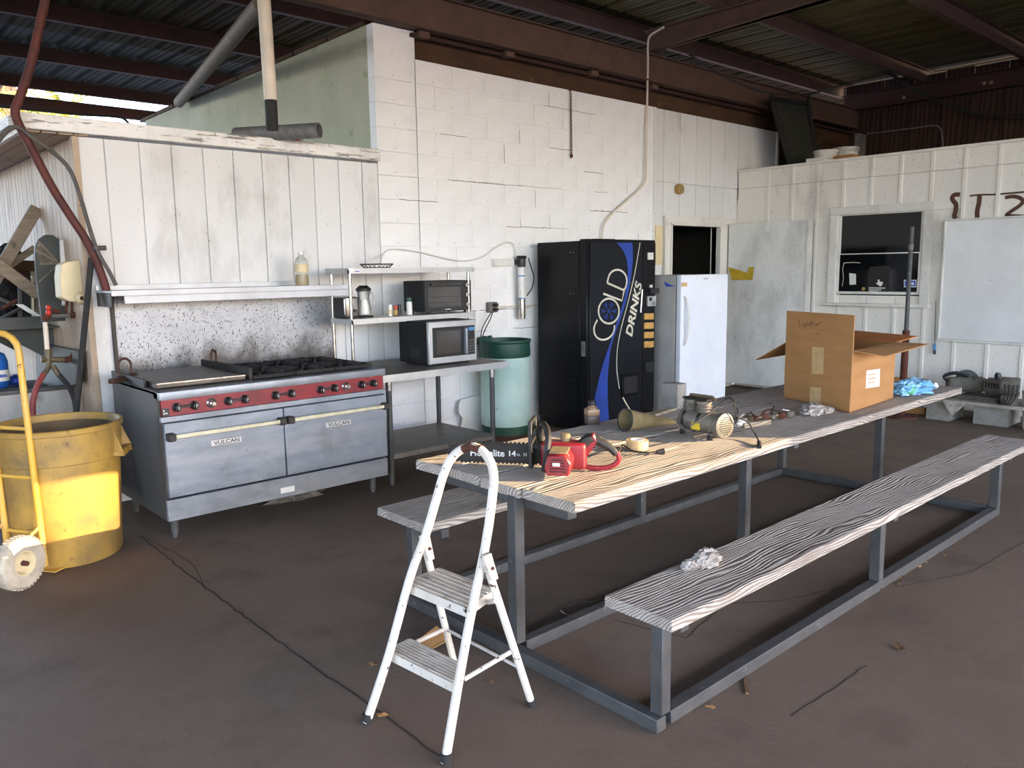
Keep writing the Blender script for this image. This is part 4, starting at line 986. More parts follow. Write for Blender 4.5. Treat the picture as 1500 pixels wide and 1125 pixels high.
# ================================================================ STEP LADDER
A_ = PZ(537, 1060, 0); B_ = PZ(652, 1120, 0); M0 = (A_+B_)/2; wv_ = (B_-A_).normalized(); pv_ = Vector((-wv_.y, wv_.x, 0))
T = thing('step_ladder', 'rusty white two-step folding ladder in front of the picnic table', 'step ladder', (M0.x+.2, M0.y, 0))
LK = .375; nrm = (pv_*1.0 + Vector((0, 0, -LK))).normalized()
def LP(w_, p_, z_): return M0 + wv_*w_ + pv_*p_ + Vector((0, 0, z_))
def onl(x, y): return PP(x, y, M0, nrm)
rail = [onl(537, 1058), onl(570, 958), onl(600, 848), onl(622, 788), onl(640, 728), onl(648, 700), onl(658, 676), onl(672, 661), onl(690, 654), onl(706, 660), onl(718, 676), onl(723, 695), onl(722, 720), onl(711, 800), onl(690, 900), onl(670, 1010), onl(652, 1118)]
pts = []
for i, p in enumerate(rail): pts.append(p)
fr = part(B().tube(smooth(pts, 3), .0155, 12), 'hoop_frame', 'ladder_paint', T)
top = [onl(679, 657.5), onl(684, 655.3), onl(690, 654), onl(696, 655.5), onl(701, 657.2), onl(705, 659)]
sub(B().tube(top, .0162, 12), 'bare_grip', 'rust', fr, T)
def rear(foot, topx, topy, w_):
    f_ = PZ(foot[0], foot[1], 0); t_ = PP(topx, topy, f_, wv_)
    l_ = part(B().tube([f_+Vector((0, 0, .004)), t_], .0135, 10), 'rear_leg', 'ladder_paint', T)
    d = (t_-f_).normalized()
    sub(B().tube([f_+Vector((0, 0, .001)), f_+d*.035], .0155, 10), 'rubber_foot', 'rubber', l_, T)
    # pivot bracket
    c = t_-d*.035; s_ = Vector((0, 0, 1)); b = B()
    b.slab([t_+pv_*.02+d*.02, t_-pv_*.02+d*.02, c-pv_*.016-d*.05, c+pv_*.016-d*.05], wv_, .02)
    sub(b, 'pivot_bracket', 'ladder_paint', l_, T, .002); sub(B().tube([c-wv_*.016, c+wv_*.026], .006, 8), 'rivet', 'rust', l_, T)
    return f_, t_
c0, c1 = rear((780, 1035), 710, 818, 0); d0, d1 = rear((668, 982), 620, 790, 0)
for p in (rail[0], rail[-1]): sub(B().lathe([(.0, .0), (.018, 0), (.018, .035), (0, .035)], 12, (p.x+.004, p.y, 0)), 'rubber_foot', 'rubber', fr, T)
def tread(z, pts, m='ladder_tread'):
    P4 = [PZ(x, y, z) for x, y in pts]
    b = B(); b.slab([p-Vector((0, 0, .008)) for p in P4], (0, 0, 1), .008)
    ste = part(b, 'step', m, T)
    for i in range(7):
        t0 = (i+.5)/7; sub(B().stroke([P4[0].lerp(P4[3], t0), P4[1].lerp(P4[2], t0)], (0, 0, 1), .006, .003), 'tread_rib', m, ste, T)
    for a, c in ((0, 1), (1, 2), (2, 3), (3, 0)):
        sub(B().slab([P4[a], P4[c], P4[c]-Vector((0, 0, .032)), P4[a]-Vector((0, 0, .032))], (P4[c]-P4[a]).cross(Vector((0, 0, 1))), .005), 'step_lip', 'ladder_paint', ste, T)
tread(.45, [(593, 853), (684, 890), (722, 863), (643, 832)]); tread(.22, [(567, 952), (664, 1000), (674, 972), (600, 936)])
part(B().tube([PZ(715, 882, .42), PP(727, 880, c0, wv_)], .009, 8), 'stay_bar', 'ladder_paint', T)
for a, c in (((600, 945), (655, 920)), ((680, 995), (715, 965))):
    w0 = d0 if a[0] < 620 else c0
    e = PP(c[0] if a[0] < 620 else 748, c[1] if a[0] < 620 else 955, w0, wv_)
    part(B().tube([PZ(a[0], a[1], .20), e], .008, 8), 'brace_bar', 'ladder_paint', T)
part(B().tube([PP(655, 925, d0, wv_)*.0 + d0.lerp(d1, .33), c0.lerp(c1, .28)], .006, 8), 'rear_bar', 'ladder_paint', T)

# ================================================================ YELLOW BIN
r1, r0 = .315, .275
zt = .80
bcx, bcy = 1.045, 4.93
q = PZ(105, 832, 0); bcx, bcy = q.x+.055, q.y+.27
T = thing('trash_bin', 'round yellow plastic trash bin, dirty and lidless, next to the range', 'trash bin', (bcx, bcy, 0), 0)
zt = PY(105, 615, bcy).z
zb = zt*.74
part(B().lathe([(0, 0), (r0*.97, 0), (r0, .02), (r1*.955, zb), (r1*.985, zb+.005), (r1*1.0, zt-.035), (r1*1.04, zt-.03), (r1*1.045, zt-.005), (r1*1.02, zt), (r1*.985, zt-.003), (r1*.96, zt-.04), (r0*.93, .03), (0, .03)], 48, close=False), 'bin_body', 'bin_yellow', T)
part(B().lathe([(r1*.955, zt-.04), (r0*.925, .035), (0, .035)], 40, close=False), 'bin_inside', 'bin_inside', T)
for an in (-.52, math.pi-.52):
    mx = Matrix.Rotation(an, 4, 'Z'); b = B()
    for s in (-1, 1): b.slab([(r1*.97, s*.075, zt-.05), (r1*1.10, s*.085, zt-.16), (r1*1.10, s*.085, zt-.19), (r1*.94, s*.07, zt-.19)], (0, s, 0), .012)
    b.b2(r1*.93, r1*1.11, -.09, .09, zt-.195, zt-.175)
    b.b2(r1*1.02, r1*1.11, -.09, .09, zt-.195, zt-.16)
    for i, v in enumerate(b.v): b.v[i] = mx @ v
    part(b, 'grip_handle', 'bin_yellow', T, .003)

# ================================================================ HAND TRUCK
W = PZ(33, 862, 0); W.z = .135
ax = Vector((-.52, .85, 0)).normalized(); fw = Vector((.85, .52, 0))
T = thing('hand_truck', 'yellow hand truck with one tan pneumatic wheel showing beside the trash bin', 'hand truck', (W.x, W.y, 0))
def wheel(c):
    c = Vector(c); mx = Matrix.Translation(c) @ (-ax).to_track_quat('Z', 'Y').to_matrix().to_4x4()
    b = B(); b.lathe([(.06, -.035), (.085, -.042), (.118, -.036), (.133, -.015), (.135, 0), (.133, .015), (.118, .036), (.085, .042), (.06, .035)], 40, mx=mx, close=False)
    for k in range(40):
        a = 2*math.pi*k/40
        for s in (-1, 1):
            b.box((.1335, 0, s*.013), (.006, .012, .02), mx @ Matrix.Rotation(a, 4, 'Z'))
    w_ = part(b, 'tire', 'tire', T)
    sub(B().lathe([(.0, .02), (.03, .02), (.045, .012), (.058, .036), (.064, .036), (.064, -.036), (.0, -.036)], 32, mx=mx, close=False), 'rim', 'cream_plastic', w_, T)
    sub(B().lathe([(0, .05), (.012, .05), (.014, .018), (0, .018)], 14, mx=mx), 'hub_nut', 'rust', w_, T)
wheel(W); wheel(W + ax*.40)
nb = PP(64, 806, W+ax*.08, fw.cross(Vector((0, 0, 1))))      # foot of near rail
nb = W + ax*.06 + fw*.20
nb.z = .06
def zof(p, ypx):
    lo, hi = 0, 2.2
    for _ in range(40):
        m_ = (lo+hi)/2
        if proj((p.x, p.y, m_))[1] > ypx: lo = m_
        else: hi = m_
    return lo
lean = -fw*.03
ztop = zof(nb+lean, 488)
sep = ax*.24
def rp(base, z): return Vector((base.x, base.y, 0)) + lean*(z/ztop) + Vector((0, 0, z))
fb = nb + sep
pts = [rp(nb, .04), rp(nb, ztop*.5), rp(nb, ztop-.09)]
up_ = Vector((0, 0, 1))
pts += [rp(nb, ztop-.09) + sep*.5*(1-math.cos(a)) + up_*.09*math.sin(a) for a in (.4, .8, 1.2, 1.57, 1.94, 2.34, 2.74)]
pts += [rp(fb, ztop-.09), rp(fb, ztop*.5), rp(fb, .04)]
part(B().tube(pts, .0165, 12), 'tube_frame', 'truck_yellow', T)
for z in (.22, .52, .78): part(B().tube([rp(nb, z), rp(fb, z)], .010, 8), 'cross_bar', 'truck_yellow', T)
part(B().tube([W-ax*.0, W+ax*.40], .009, 8), 'axle', 'rust', T)
for o_ in (.09, .33): part(B().tube([W+ax*o_, rp(nb if o_ < .2 else fb, .26)], .008, 8), 'axle_strut', 'truck_yellow', T)
for o_ in (.09, .33): part(B().tube([W+ax*o_, rp(nb if o_ < .2 else fb, .05)], .010, 8), 'axle_strut', 'truck_yellow', T)
pl = [rp(nb, .02)-ax*.06, rp(fb, .02)+ax*.06, rp(fb, .02)+ax*.05+fw*.12, rp(nb, .02)-ax*.05+fw*.12]
part(B().slab([Vector((p.x, p.y, .006)) for p in pl], up_, .006), 'toe_plate', 'truck_yellow', T)

# ================================================================ THINGS ON THE TABLE
# ---- chainsaw (local: x toward the bar tip, z up)
o_ = PZ(818, 688, ZT); tip = PZ(657, 683, ZT)
dx = (tip-o_); rz = math.atan2(dx.y, dx.x); Lb = dx.length
T = thing('chainsaw', 'red electric chainsaw with black guide bar lying on the picnic table', 'chainsaw', (o_.x, o_.y, ZT), rz)
bar = [(.06, .03), (Lb-.06, .03), (Lb-.02, .04), (Lb, .065), (Lb-.02, .09), (Lb-.06, .10), (.06, .105)]
mxb = Matrix.Translation((0, -.0, 0)) @ Matrix.Rotation(math.pi/2, 4, 'X')
br = part(B().prism(bar, .006, mxb), 'guide_bar', 'bar_black', T)
b = B(); n = 46
path = [(.06+(Lb-.12)*i/20, .106) for i in range(21)] + [(Lb-.04, .1), (Lb-.008, .088), (Lb+.004, .065), (Lb-.008, .042), (Lb-.04, .03)] + [(Lb-.06-(Lb-.12)*i/20, .026) for i in range(21)]
b.tube([(x, -.003, z) for x, z in path], .0035, 5)
for i, (x, z) in enumerate(path):
    if i % 1 == 0: b.box((x, -.003, z+(.005 if z > .07 else -.004)), (.01, .006, .007))
sub(b, 'saw_chain', 'bar_black', br, T)
# the printed side faces the camera: find which local side that is
side = 1 if (Matrix.Rotation(rz, 3, 'Z') @ Vector((0, 1, 0))).dot(CAM-o_) > 0 else -1
ys_ = .0008 if side > 0 else -.0068
nv = Vector((0, side, 0)); xd = Vector((-side if side > 0 else 1, 0, 0))
x_s = Lb-.10 if side > 0 else .1
t_ = text('Homelite', 'lettering', 'print_white', T, (x_s, ys_, .05), xd, nv, .15, .03, bold=.02); t_.parent = br
t_ = text('14', 'lettering', 'print_white', T, (x_s+xd.x*.17, ys_, .053), xd, nv, .03, .025, bold=.03); t_.parent = br
t_ = text('in.  35 cm', 'lettering', 'print_white', T, (x_s+xd.x*.205, ys_, .055), xd, nv, .07, .014); t_.parent = br
# body
part(B().b2(-.12, .07, -.05, .05, .012, .125), 'motor_housing', 'saw_red', T, .018, 3)
mt = part(B().prism([(-.045, .0), (.045, .0), (.055, .03), (.04, .085), (-.03, .09), (-.055, .05)], .14, Matrix.Translation((-.02, side*.05, .022)) @ Matrix.Rotation(-side*math.pi/2, 4, 'X') @ Matrix.Scale(1 if side < 0 else -1, 4, (0, 1, 0))), 'motor_cover', 'saw_red', T, .006)
for k in range(5): sub(B().box((-.02, side*.192, .04+k*.012), (.07-.006*k, .004, .004)), 'vent_rib', 'bar_black', mt, T)
sub(B().box((-.015, side*.194, .07), (.03, .003, .014)), 'badge', 'print_white', mt, T)
sub(B().box((-.02, side*.12, .113), (.075, .12, .006)), 'tan_top', 'dull_tan', mt, T, .002)  # tan sheet over the top of the motor cover
b = B()
b.tube(smooth([(.075, -side*.05, .03), (.085, -side*.055, .12), (.075, -side*.03, .185), (.05, side*.03, .195), (.03, side*.09, .16), (.035, side*.115, .09), (.045, side*.10, .02)], 4), .014, 10)
part(b, 'front_handle', 'saw_black', T)
b = B()
for zz0, zz1 in ((.02, .09), (.118, .138), (.166, .182), (.205, .222)): b.b2(.10, .116, -.06, .085, zz0, zz1) if side > 0 else b.b2(.10, .116, -.085, .06, zz0, zz1)
for yv in ((-.06, .073) if side > 0 else (-.085, .048)): b.b2(.10, .116, yv, yv+.014, .02, .222)
part(b, 'hand_guard', 'saw_black', T, .003)
part(B().lathe([(.02, 0), (.022, .02), (.018, .035), (0, .035)], 14, (-.03, -side*.01, .122)), 'oil_cap', 'dull_tan', T)
part(B().tube(smooth([(-.09, 0, .09), (-.13, 0, .135), (-.175, 0, .125), (-.22, 0, .10), (-.245, 0, .075)], 4), [.028, .028, .028, .027, .026, .024, .021, .02, .019, .019, .018, .017, .016, .016, .016, .015, .015][:17], 10), 'rear_handle', 'saw_black', T)
part(B().tube(smooth([(-.10, 0, .02), (-.16, 0, .012), (-.22, 0, .02), (-.255, 0, .05), (-.247, 0, .085)], 4), .011, 8), 'handle_guard', 'saw_red', T)
part(B().slab([(-.08, -.02, .10), (-.15, -.02, .165), (-.17, -.02, .13), (-.12, -.02, .06)], (0, 1, 0), .04), 'handle_root', 'saw_red', T, .006)
part(B().b2(.04, .10, -.06, -.03, .02, .09) if side > 0 else B().b2(.04, .10, .03, .06, .02, .09), 'bucking_spike', 'saw_black', T, .005)
# plug-in cord from the saw handle to the plug by the tape
e = PZ(968, 663, ZT); inv = (Matrix.Translation((o_.x, o_.y, ZT)) @ Matrix.Rotation(rz, 4, 'Z')).inverted()
pq = [inv @ PZ(x, y, ZT+.012) for x, y in ((912, 652), (925, 660), (945, 663), (962, 662))]
part(B().tube(smooth([(-.25, 0, .06)] + pq, 4), .004, 6), 'power_cord', 'rubber', T)
part(B().tube([pq[-1], pq[-1] + (pq[-1]-pq[-2]).normalized()*.035], [.008, .014], 10), 'cord_plug', 'rubber', T)
# ---- tape roll
q = PZ(940, 660, ZT); T = thing('tape_roll', 'roll of tan masking tape lying flat on the table', 'tape roll', (q.x+.01, q.y+.035, ZT), 0)
part(B().lathe([(.032, .002), (.052, .002), (.052, .045), (.032, .045), (.032, .002)], 28, close=False), 'tape', 'tape_paper', T)
part(B().lathe([(.030, .001), (.033, .001), (.033, .047), (.030, .047), (.030, .001)], 28, close=False), 'core', 'paper', T)
# ---- squat bottle
q = PZ(873, 622, ZT); z1 = PY(873, 585, q.y).z; T = thing('squat_bottle', 'squat square amber bottle with black cap on the table', 'bottle', (q.x, q.y+.03, ZT), -.5)
part(B().b2(-.035, .035, -.035, .035, 0, .05), 'lower_body', 'bottle_shaded', T, .008, 2)
part(B().b2(-.0352, .0352, -.0352, .0352, .05, .085), 'upper_body', 'amber_bottle', T, .006, 2)
part(B().lathe([(.03, .08), (.03, .092), (.02, .098), (.02, .105)], 18), 'neck', 'amber_bottle', T)
part(B().lathe([(0, .104), (.022, .104), (.022, .128), (.019, .131), (0, .131)], 18), 'cap', 'black_plastic', T)
# ---- cone
a = PZ(915, 632, ZT); c = PZ(988, 622, ZT); d = (c-a); d.z = 0
T = thing('funnel_cone', 'dusty tan cone lying on its side next to the pump', 'cone', (a.x, a.y, ZT), 0)
Lc = d.length*1.02; dn = d.normalized(); th = math.asin((.06-.012)/Lc)
axv = (dn*math.cos(th) + Vector((0, 0, -math.sin(th)))); mx = Matrix.Translation((0, 0, .06*math.cos(th)+.002)) @ axv.to_track_quat('Z', 'Y').to_matrix().to_4x4()
part(B().lathe([(.06, 0), (.012, Lc), (.009, Lc), (.055, .004), (.06, 0)], 28, mx=mx, close=False), 'cone_shell', 'cone_tan', T)
part(B().lathe([(.062, -.002), (.062, .008), (.056, .008), (.056, -.002), (.062, -.002)], 28, mx=mx, close=False), 'cone_rim', 'saw_black', T)
# ---- pump (local x along its axis toward the pierced fan cover)
p0 = PZ(992, 634, ZT); p1 = PZ(1052, 648, ZT); dx = p1-p0; rz = math.atan2(dx.y, dx.x); Lp = dx.length
mid = (p0+p1)/2 + Vector((-dx.y, dx.x, 0)).normalized()*.05
T = thing('vacuum_pump', 'twin-head vacuum pump with pierced fan cover and a power cord, on the table', 'pump', (mid.x, mid.y, ZT), rz)
hL = Lp/2
RX = Matrix.Rotation(math.pi/2, 4, 'Y')
part(B().lathe([(0, -hL), (.05, -hL), (.056, -hL+.02), (.056, hL-.05), (.05, hL-.04), (0, hL-.04)], 28, mx=Matrix.Translation((0, 0, .075)) @ RX), 'motor_can', 'pump_metal', T)
fcv = part(B().lathe([(0, hL-.045), (.054, hL-.045), (.062, hL-.035), (.062, hL-.005), (.052, hL), (0, hL)], 32, mx=Matrix.Translation((0, 0, .075)) @ RX), 'fan_cover', 'pump_metal', T)
for i in range(-4, 5):
    for j in range(-4, 5):
        yy, zz = (i+.5*(j % 2))*.0115, j*.0105
        if yy*yy+zz*zz < .046**2: sub(B().lathe([(.0042, 0), (.0042, .0012), (0, .0012)], 6, mx=Matrix.Translation((hL-.0004, yy, .075+zz)) @ RX), 'cover_hole', 'black_matte', fcv, T)
for s in (-1, 1):
    cx = -.02 + s*.0
for k, cx in enumerate((-hL+.05, -.005)):
    h_ = part(B().lathe([(.034, .0), (.036, .02), (.036, .05), (.04, .052), (.04, .066), (0, .066)], 20, (cx, .0, .115)), 'cylinder_head', 'pump_metal', T)
    sub(B().b2(cx-.036, cx+.036, -.036, .036, .182, .192), 'head_plate', 'black_plastic', h_, T, .004)
    for f in range(3): sub(B().lathe([(.041, .125+f*.014), (.044, .129+f*.014), (.041, .133+f*.014)], 20, (cx, 0, 0), close=False), 'cooling_fin', 'pump_metal', h_, T)
part(B().tube([(-hL+.04, .0, .2), (.05, .0, .205), (.07, .0, .19)], .009, 8), 'head_pipe', 'old_brass', T)
for cx in (-hL+.03, -.01): part(B().lathe([(.0575, cx), (.0575, cx+.018)], 28, mx=Matrix.Translation((0, 0, .075)) @ RX, close=False), 'band', 'black_plastic', T)
part(B().b2(-.03, .02, -.0615, -.05, .04, .075), 'warning_label', 'yellow_label', T, .001)
for cx in (-hL+.03, hL-.06):
    for s in (-1, 1):
        part(B().box((cx, s*.045, .012), (.022, .022, .024)), 'rubber_foot', 'rubber', T, .003); part(B().box((cx, s*.043, .035), (.02, .014, .03)), 'foot_bracket', 'pump_metal', T)
inv = (Matrix.Translation((mid.x, mid.y, ZT)) @ Matrix.Rotation(rz, 4, 'Z')).inverted()
c_ = [inv @ PZ(x, y, z) for x, y, z in ((1010, 625, ZT+.10), (1040, 605, ZT+.15), (1066, 583, ZT+.2), (1075, 590, ZT+.19), (1080, 610, ZT+.12), (1095, 618, ZT+.09), (1106, 635, ZT+.03), (1112, 648, ZT+.012), (1113, 655, ZT+.005))]
part(B().tube(smooth(c_, 5), .0042, 6), 'power_cord', 'rubber', T)
part(B().tube([c_[-2], c_[-1]], [.011, .009], 8), 'cord_plug', 'rubber', T)
part(B().tube(smooth([inv @ PZ(x, y, z) for x, y, z in ((1015, 640, ZT+.05), (1045, 633, ZT+.04), (1075, 622, ZT+.06), (1080, 600, ZT+.12), (1070, 590, ZT+.19))], 5), .004, 6), 'hose_loop', 'rubber', T)
# ---- clutter behind the pump
T = thing('valve_manifold', 'row of brass valves and fittings on a bar beside the pump', 'valves', PZ(1110, 615, ZT))
a, c = PZ(1062, 618, ZT+.03), PZ(1160, 606, ZT+.03)
part(B().tube([a, c], .011, 8), 'manifold_bar', 'old_brass', T)
random.seed(2)
for k in range(8):
    p = a.lerp(c, (k+.5)/8) + Vector((random.uniform(-.01, .01), random.uniform(-.02, .02), 0)); h_ = random.uniform(.008, .03); r_ = random.uniform(.014, .022)
    d = Vector((random.uniform(-1, 1), random.uniform(-1, 1), random.uniform(-.3, .5))).normalized()
    v_ = part(B().tube([p-d*.022, p-d*.008, p+d*.008, p+d*.024], [r_*.7, r_, r_, r_*.6], 8), 'valve_body', random.choice(('old_brass', 'rust', 'pump_metal')), T)
    e = Vector((random.uniform(-1, 1), random.uniform(-1, 1), .25)).normalized()*.04
    sub(B().tube([p, p+Vector((0, 0, h_))], .006, 6), 'valve_stem', 'old_brass', v_, T)
    sub(B().slab([p+Vector((0, 0, h_))-e*.4, p+Vector((0, 0, h_))+e, p+Vector((0, .008, h_))+e, p+Vector((0, .008, h_))-e*.4], (0, 0, 1), .004), 'valve_lever', random.choice(('paper', 'chrome', 'rust', 'black_plastic')), v_, T)
def rest(name, label, cat, px, py, z, build, m, bevel=0):
    q = PZ(px, py, z); b = B(); build(b, q); return tag(part(b, name, m, None, bevel), label, cat)
def f(b, q): b.blob(q+Vector((0, .02, .022)), (.10, .06, .035), 3, .36, 3.4, 44, 24, -.021); b.blob(q+Vector((.08, -.02, .015)), (.055, .04, .022), 6, .36, 3.4, 36, 18, -.014)
rest('work_rag', 'dirty twisted white rag lying on the table beside the cardboard box', 'rag', 1195, 607, ZT, f, 'rag')
def f(b, q): b.sq(q+Vector((-.09, .02, .0125)), q+Vector((.11, -.02, .0125)), .04, .025)
rest('wood_block', 'short light wooden bar lying on the table behind the pump', 'wood', 1105, 624, ZT, f, 'pale_wood', .002)
def f(b, q): b.blob(q+Vector((0, 0, .02)), (.05, .035, .022), 8, .5, 2.3, 18, 10, -.018)
rest('crumpled_paper', 'crumpled white paper on the table right of the pump', 'paper', 1085, 625, ZT, f, 'paper')
for k, (x, y) in enumerate(((962, 609), (978, 604))):
    q = PZ(x, y, ZT); b = B()
    b.sq(q+Vector((-.09, .0, .008+k*.0)), q+Vector((.09, .03, .008)), .05, .016); tag(part(b, 'scrap_lumber', 'pale_wood', None, .002), ('short weathered wooden slat on the table by the cone', 'short weathered wooden slat on the table, partly behind the pump')[k], 'wood slat')
q = PZ(1004, 600, ZT); q.y += .10; b = B(); b.box((q.x+.02, q.y, ZT+.075), (.09, .12, .15)); tag(part(b, 'grey_block', 'cinder', None, .004), 'small grey concrete block standing behind the pump', 'block')
# ---- cardboard box
b0, b1, b2_ = PZ(1148, 583, ZT), PZ(1245, 605, ZT), PZ(1308, 584, ZT)
b3 = b0 + (b2_-b1)
hb = PP(1248, 515, b1, (0, 1, 0)).z-ZT
T = thing('cardboard_box', 'open brown cardboard box with handwriting on its raised flap', 'box', ((b0+b2_)/2).to_tuple()[:2]+(ZT,))
cs = [b0, b1, b2_, b3]; up = Vector((0, 0, 1)); th = .006
nl = (b1-b0).cross(up).normalized(); nl = nl if nl.x < 0 else -nl
for i, nm in enumerate(('left_side', 'front_side', 'right_side', 'rear_side')):
    p, q = cs[i], cs[(i+1) % 4]; nrm2 = (q-p).cross(up).normalized(); ctr = (b0+b2_)/2
    if nrm2.dot(p-ctr) > 0: nrm2 = -nrm2
    w_ = part(B().slab([p+up*.001, q+up*.001, q+up*hb, p+up*hb], nrm2, th), 'box_side', 'cardboard', T)
    if i == 0: lside = w_
    if i == 1: fside = w_
part(B().slab([c+up*.001 for c in cs], up, th), 'box_bottom', 'cardboard', T)
zf = PP(1152, 455, b0, nl).z-ZT
fl = part(B().slab([b0+up*hb, b1+up*hb, b1+up*zf, b0+up*zf], -nl, .005), 'raised_flap', 'cardboard', T)
nf = (b2_-b1).cross(up).normalized(); nf = nf if nf.y < 0 else -nf
e1, e2 = PP(1303, 524, b1+nf*.16, nf), PP(1362, 517, b2_+nf*.16, nf)
f_ = part(B().slab([b1+up*hb, b2_+up*hb, b2_+up*(hb-.0)+nf*.18+(b2_-b1)*.06-up*.005, b1+up*hb+nf*.18+(b2_-b1)*.02-up*.02], up, .005), 'front_flap', 'cardboard', T)
part(B().slab([b3+up*hb, b0+up*hb, b0+up*(hb-.12)-nf*.16+nl*.05, b3+up*(hb-.12)-nf*.16], up, .005), 'rear_flap', 'cardboard', T)
part(B().slab([b2_+up*hb, b3+up*hb, b3+up*(hb+.03)+(-nl)*.17, b2_+up*(hb+.03)+(-nl)*.17], up, .005), 'side_flap', 'cardboard_sunlit', T)
for y0, y1, x0, x1 in ((508, 548, 1190, 1207), (567, 592, 1187, 1203)):
    pts = [PP(x, y, b0, nl)+nl*.0005 for x, y in ((x0, y0), (x1, y0+1), (x1-1, y1), (x0-1, y1))]; sub(B().slab(pts, nl, .0008), 'tape_strip', 'tape_paper', lside, T)
pts = [PP(x, y, b1, nf)+nf*.0005 for x, y in ((1269, 543), (1289, 540), (1288, 566), (1268, 569))]; lb = sub(B().slab(pts, nf, .0008), 'shipping_label', 'paper', fside, T)
for yy in (548, 554, 560): sub(B().slab([PP(x, y, b1, nf)+nf*.0012 for x, y in ((1271, yy), (1282, yy-1.2), (1282, yy+.6), (1271, yy+1.8))], nf, .0004), 'label_print', 'tape_paper', fside, T)
hq = lambda p: PP(1120+p[0]*.2533, 430+p[1]*.2533, b0, nl)+nl*.0006
for st in ([(199, 150), (203, 190), (212, 186)], [(222, 172), (224, 186)], [(232, 172), (228, 184), (240, 184), (242, 170), (240, 200), (230, 198)], [(250, 160), (252, 188), (258, 176), (266, 186)], [(268, 158), (274, 188)], [(262, 172), (284, 166)], [(286, 186), (288, 174), (294, 184)], [(298, 180), (304, 172), (300, 186), (308, 184)], [(310, 186), (312, 172), (332, 164)],
           [(276, 234), (282, 232)], [(288, 232), (290, 236)], [(298, 234), (304, 232)], [(310, 232), (318, 238)]):
    sub(B().stroke([hq(p) for p in st], nl, .0035, .0006), 'handwriting', 'ink', fl, T)
# ---- blue bag
q = PZ(1345, 576, ZT); b = B(); b.blob(q+Vector((0, .02, .035)), (.17, .10, .05), 4, .45, 3.0, 48, 26, -.033); b.blob(q+Vector((-.13, .03, .04)), (.09, .07, .05), 9, .45, 3.0, 36, 20, -.035)
T = thing('plastic_bag', 'crumpled light blue plastic bag on the far end of the picnic table', 'plastic bag', (q.x, q.y, ZT))
part(b, 'bag_sheet', 'bag_blue', T); part(B().blob(q+Vector((-.16, .0, .04)), (.035, .04, .035), 5, .5, 2, 14, 8, -.03), 'bag_print', 'bag_green', T)
part(B().blob(q+Vector((.11, -.06, .045)), (.03, .02, .018), 5, .6, 3, 14, 8), 'bag_print', 'paper', T)
# ---- sock on the bench
q = PZ(1028, 832, ZB); b = B(); b.blob(q+Vector((.03, .0, .028)), (.06, .045, .036), 12, .34, 3.2, 44, 24, -.027); b.blob(q+Vector((-.04, .02, .018)), (.045, .03, .02), 14, .34, 3.2, 36, 18, -.0175)
tag(part(b, 'bench_rag', 'rag'), 'crumpled white rag left on the near bench', 'rag')

# ================================================================ LEFT CORNER: SINK, PIPES, LUMBER
def LX(x, y, off=.05): return PX(x, y, XL-off)
up = Vector((0, 0, 1))
# conduit and cable coming down from the roof
YC = YW-.08
pc = [PY(x, y, YC) for x, y in ((72, -30), (62, 20), (45, 95), (28, 145), (22, 165), (30, 187), (50, 225), (75, 272), (100, 312), (125, 350), (140, 380), (152, 412), (160, 440))]
pc = [pc[0]+(pc[0]-pc[1]).normalized()*max(0, (4.215-pc[0].z)/max(.2, (pc[0]-pc[1]).normalized().z))] + pc
tag(part(B().tube(smooth(pc, 4), .026, 12), 'conduit_pipe', 'red_pipe'), 'rusty red conduit bending down from the roof along the corner', 'pipe')
pc = [PY(x, y, YC-.04) for x, y in ((-5, 210), (12, 190), (28, 187), (48, 202), (80, 225), (103, 250), (118, 290), (130, 330), (143, 368), (160, 398), (170, 418))]
T = thing('grey_cable', 'grey cable curving down beside the rusty red conduit', 'cable', pc[-1])
part(B().tube(smooth(pc, 4), .013, 8), 'cable', 'grey_cable', T); q = PY(143, 364, YC-.04); part(B().tube([q+Vector((-.03, .0, 0)), q+Vector((.05, 0, .005))], .016, 8), 'pipe_clamp', 'galvanized', T)
# black pole leaning in the corner
a = PZ(111, 640, 0); a = Vector((1.32, 5.62, 0)); e = PY(134, 378, 5.72)
e = PP(134, 378, (XL-.03, 5.75, 0), (.3, 1, 0)); a = PP(112, 600, (XL-.1, 5.62, 0), (.3, 1, 0)); a2 = a + (a-e)*((a.z)/(e.z-a.z))
tag(part(B().tube([Vector((a2.x, a2.y, .003)), e], .019, 10), 'black_pole', 'rubber'), 'long black pole leaning in the corner beside the range', 'pole')
# shelf on the side wall
yS = 6.62
sz = PY(40, 482, yS).z
T = thing('side_shelf', 'grey metal shelf fixed to the side wall, heaped with scrap', 'shelf', (XL-.3, 7.4, sz))
xs0, xs1 = XL-.62, XL-.002
hl = PY(40, 464, yS).z-sz
part(B().b2(xs0, xs1, yS, 8.6, sz, sz+.012), 'shelf_board', 'dark_sheet', T); part(B().b2(xs0, xs0+.01, yS, 8.6, sz, sz+hl), 'front_lip', 'dark_sheet', T); part(B().b2(xs0, PY(66, 470, yS).x, yS-.01, yS, sz, sz+hl), 'end_lip', 'dark_sheet', T, .002)
for yy in (yS+.2, 8.3): part(B().slab([(XL-.002, yy, sz), (XL-.4, yy, sz), (XL-.002, yy, sz-.28)], (0, 1, 0), .02), 'bracket', 'dark_sheet', T)
def lumber(p, q, w_, t, label, m='lumber_grey', nm='lumber_board'):
    d = (q-p).normalized(); s = d.cross(Vector((0, -1, 0))).normalized()*w_/2
    tag(part(B().slab([p-s, q-s, q+s, p+s], (0, 1, 0), t), nm, m, None, .003), label, 'lumber')
lumber(PY(-16, 425, 6.86), PY(55, 304, 6.86), .085, .05, 'thick wooden board slanting up against the side wall above the sink')
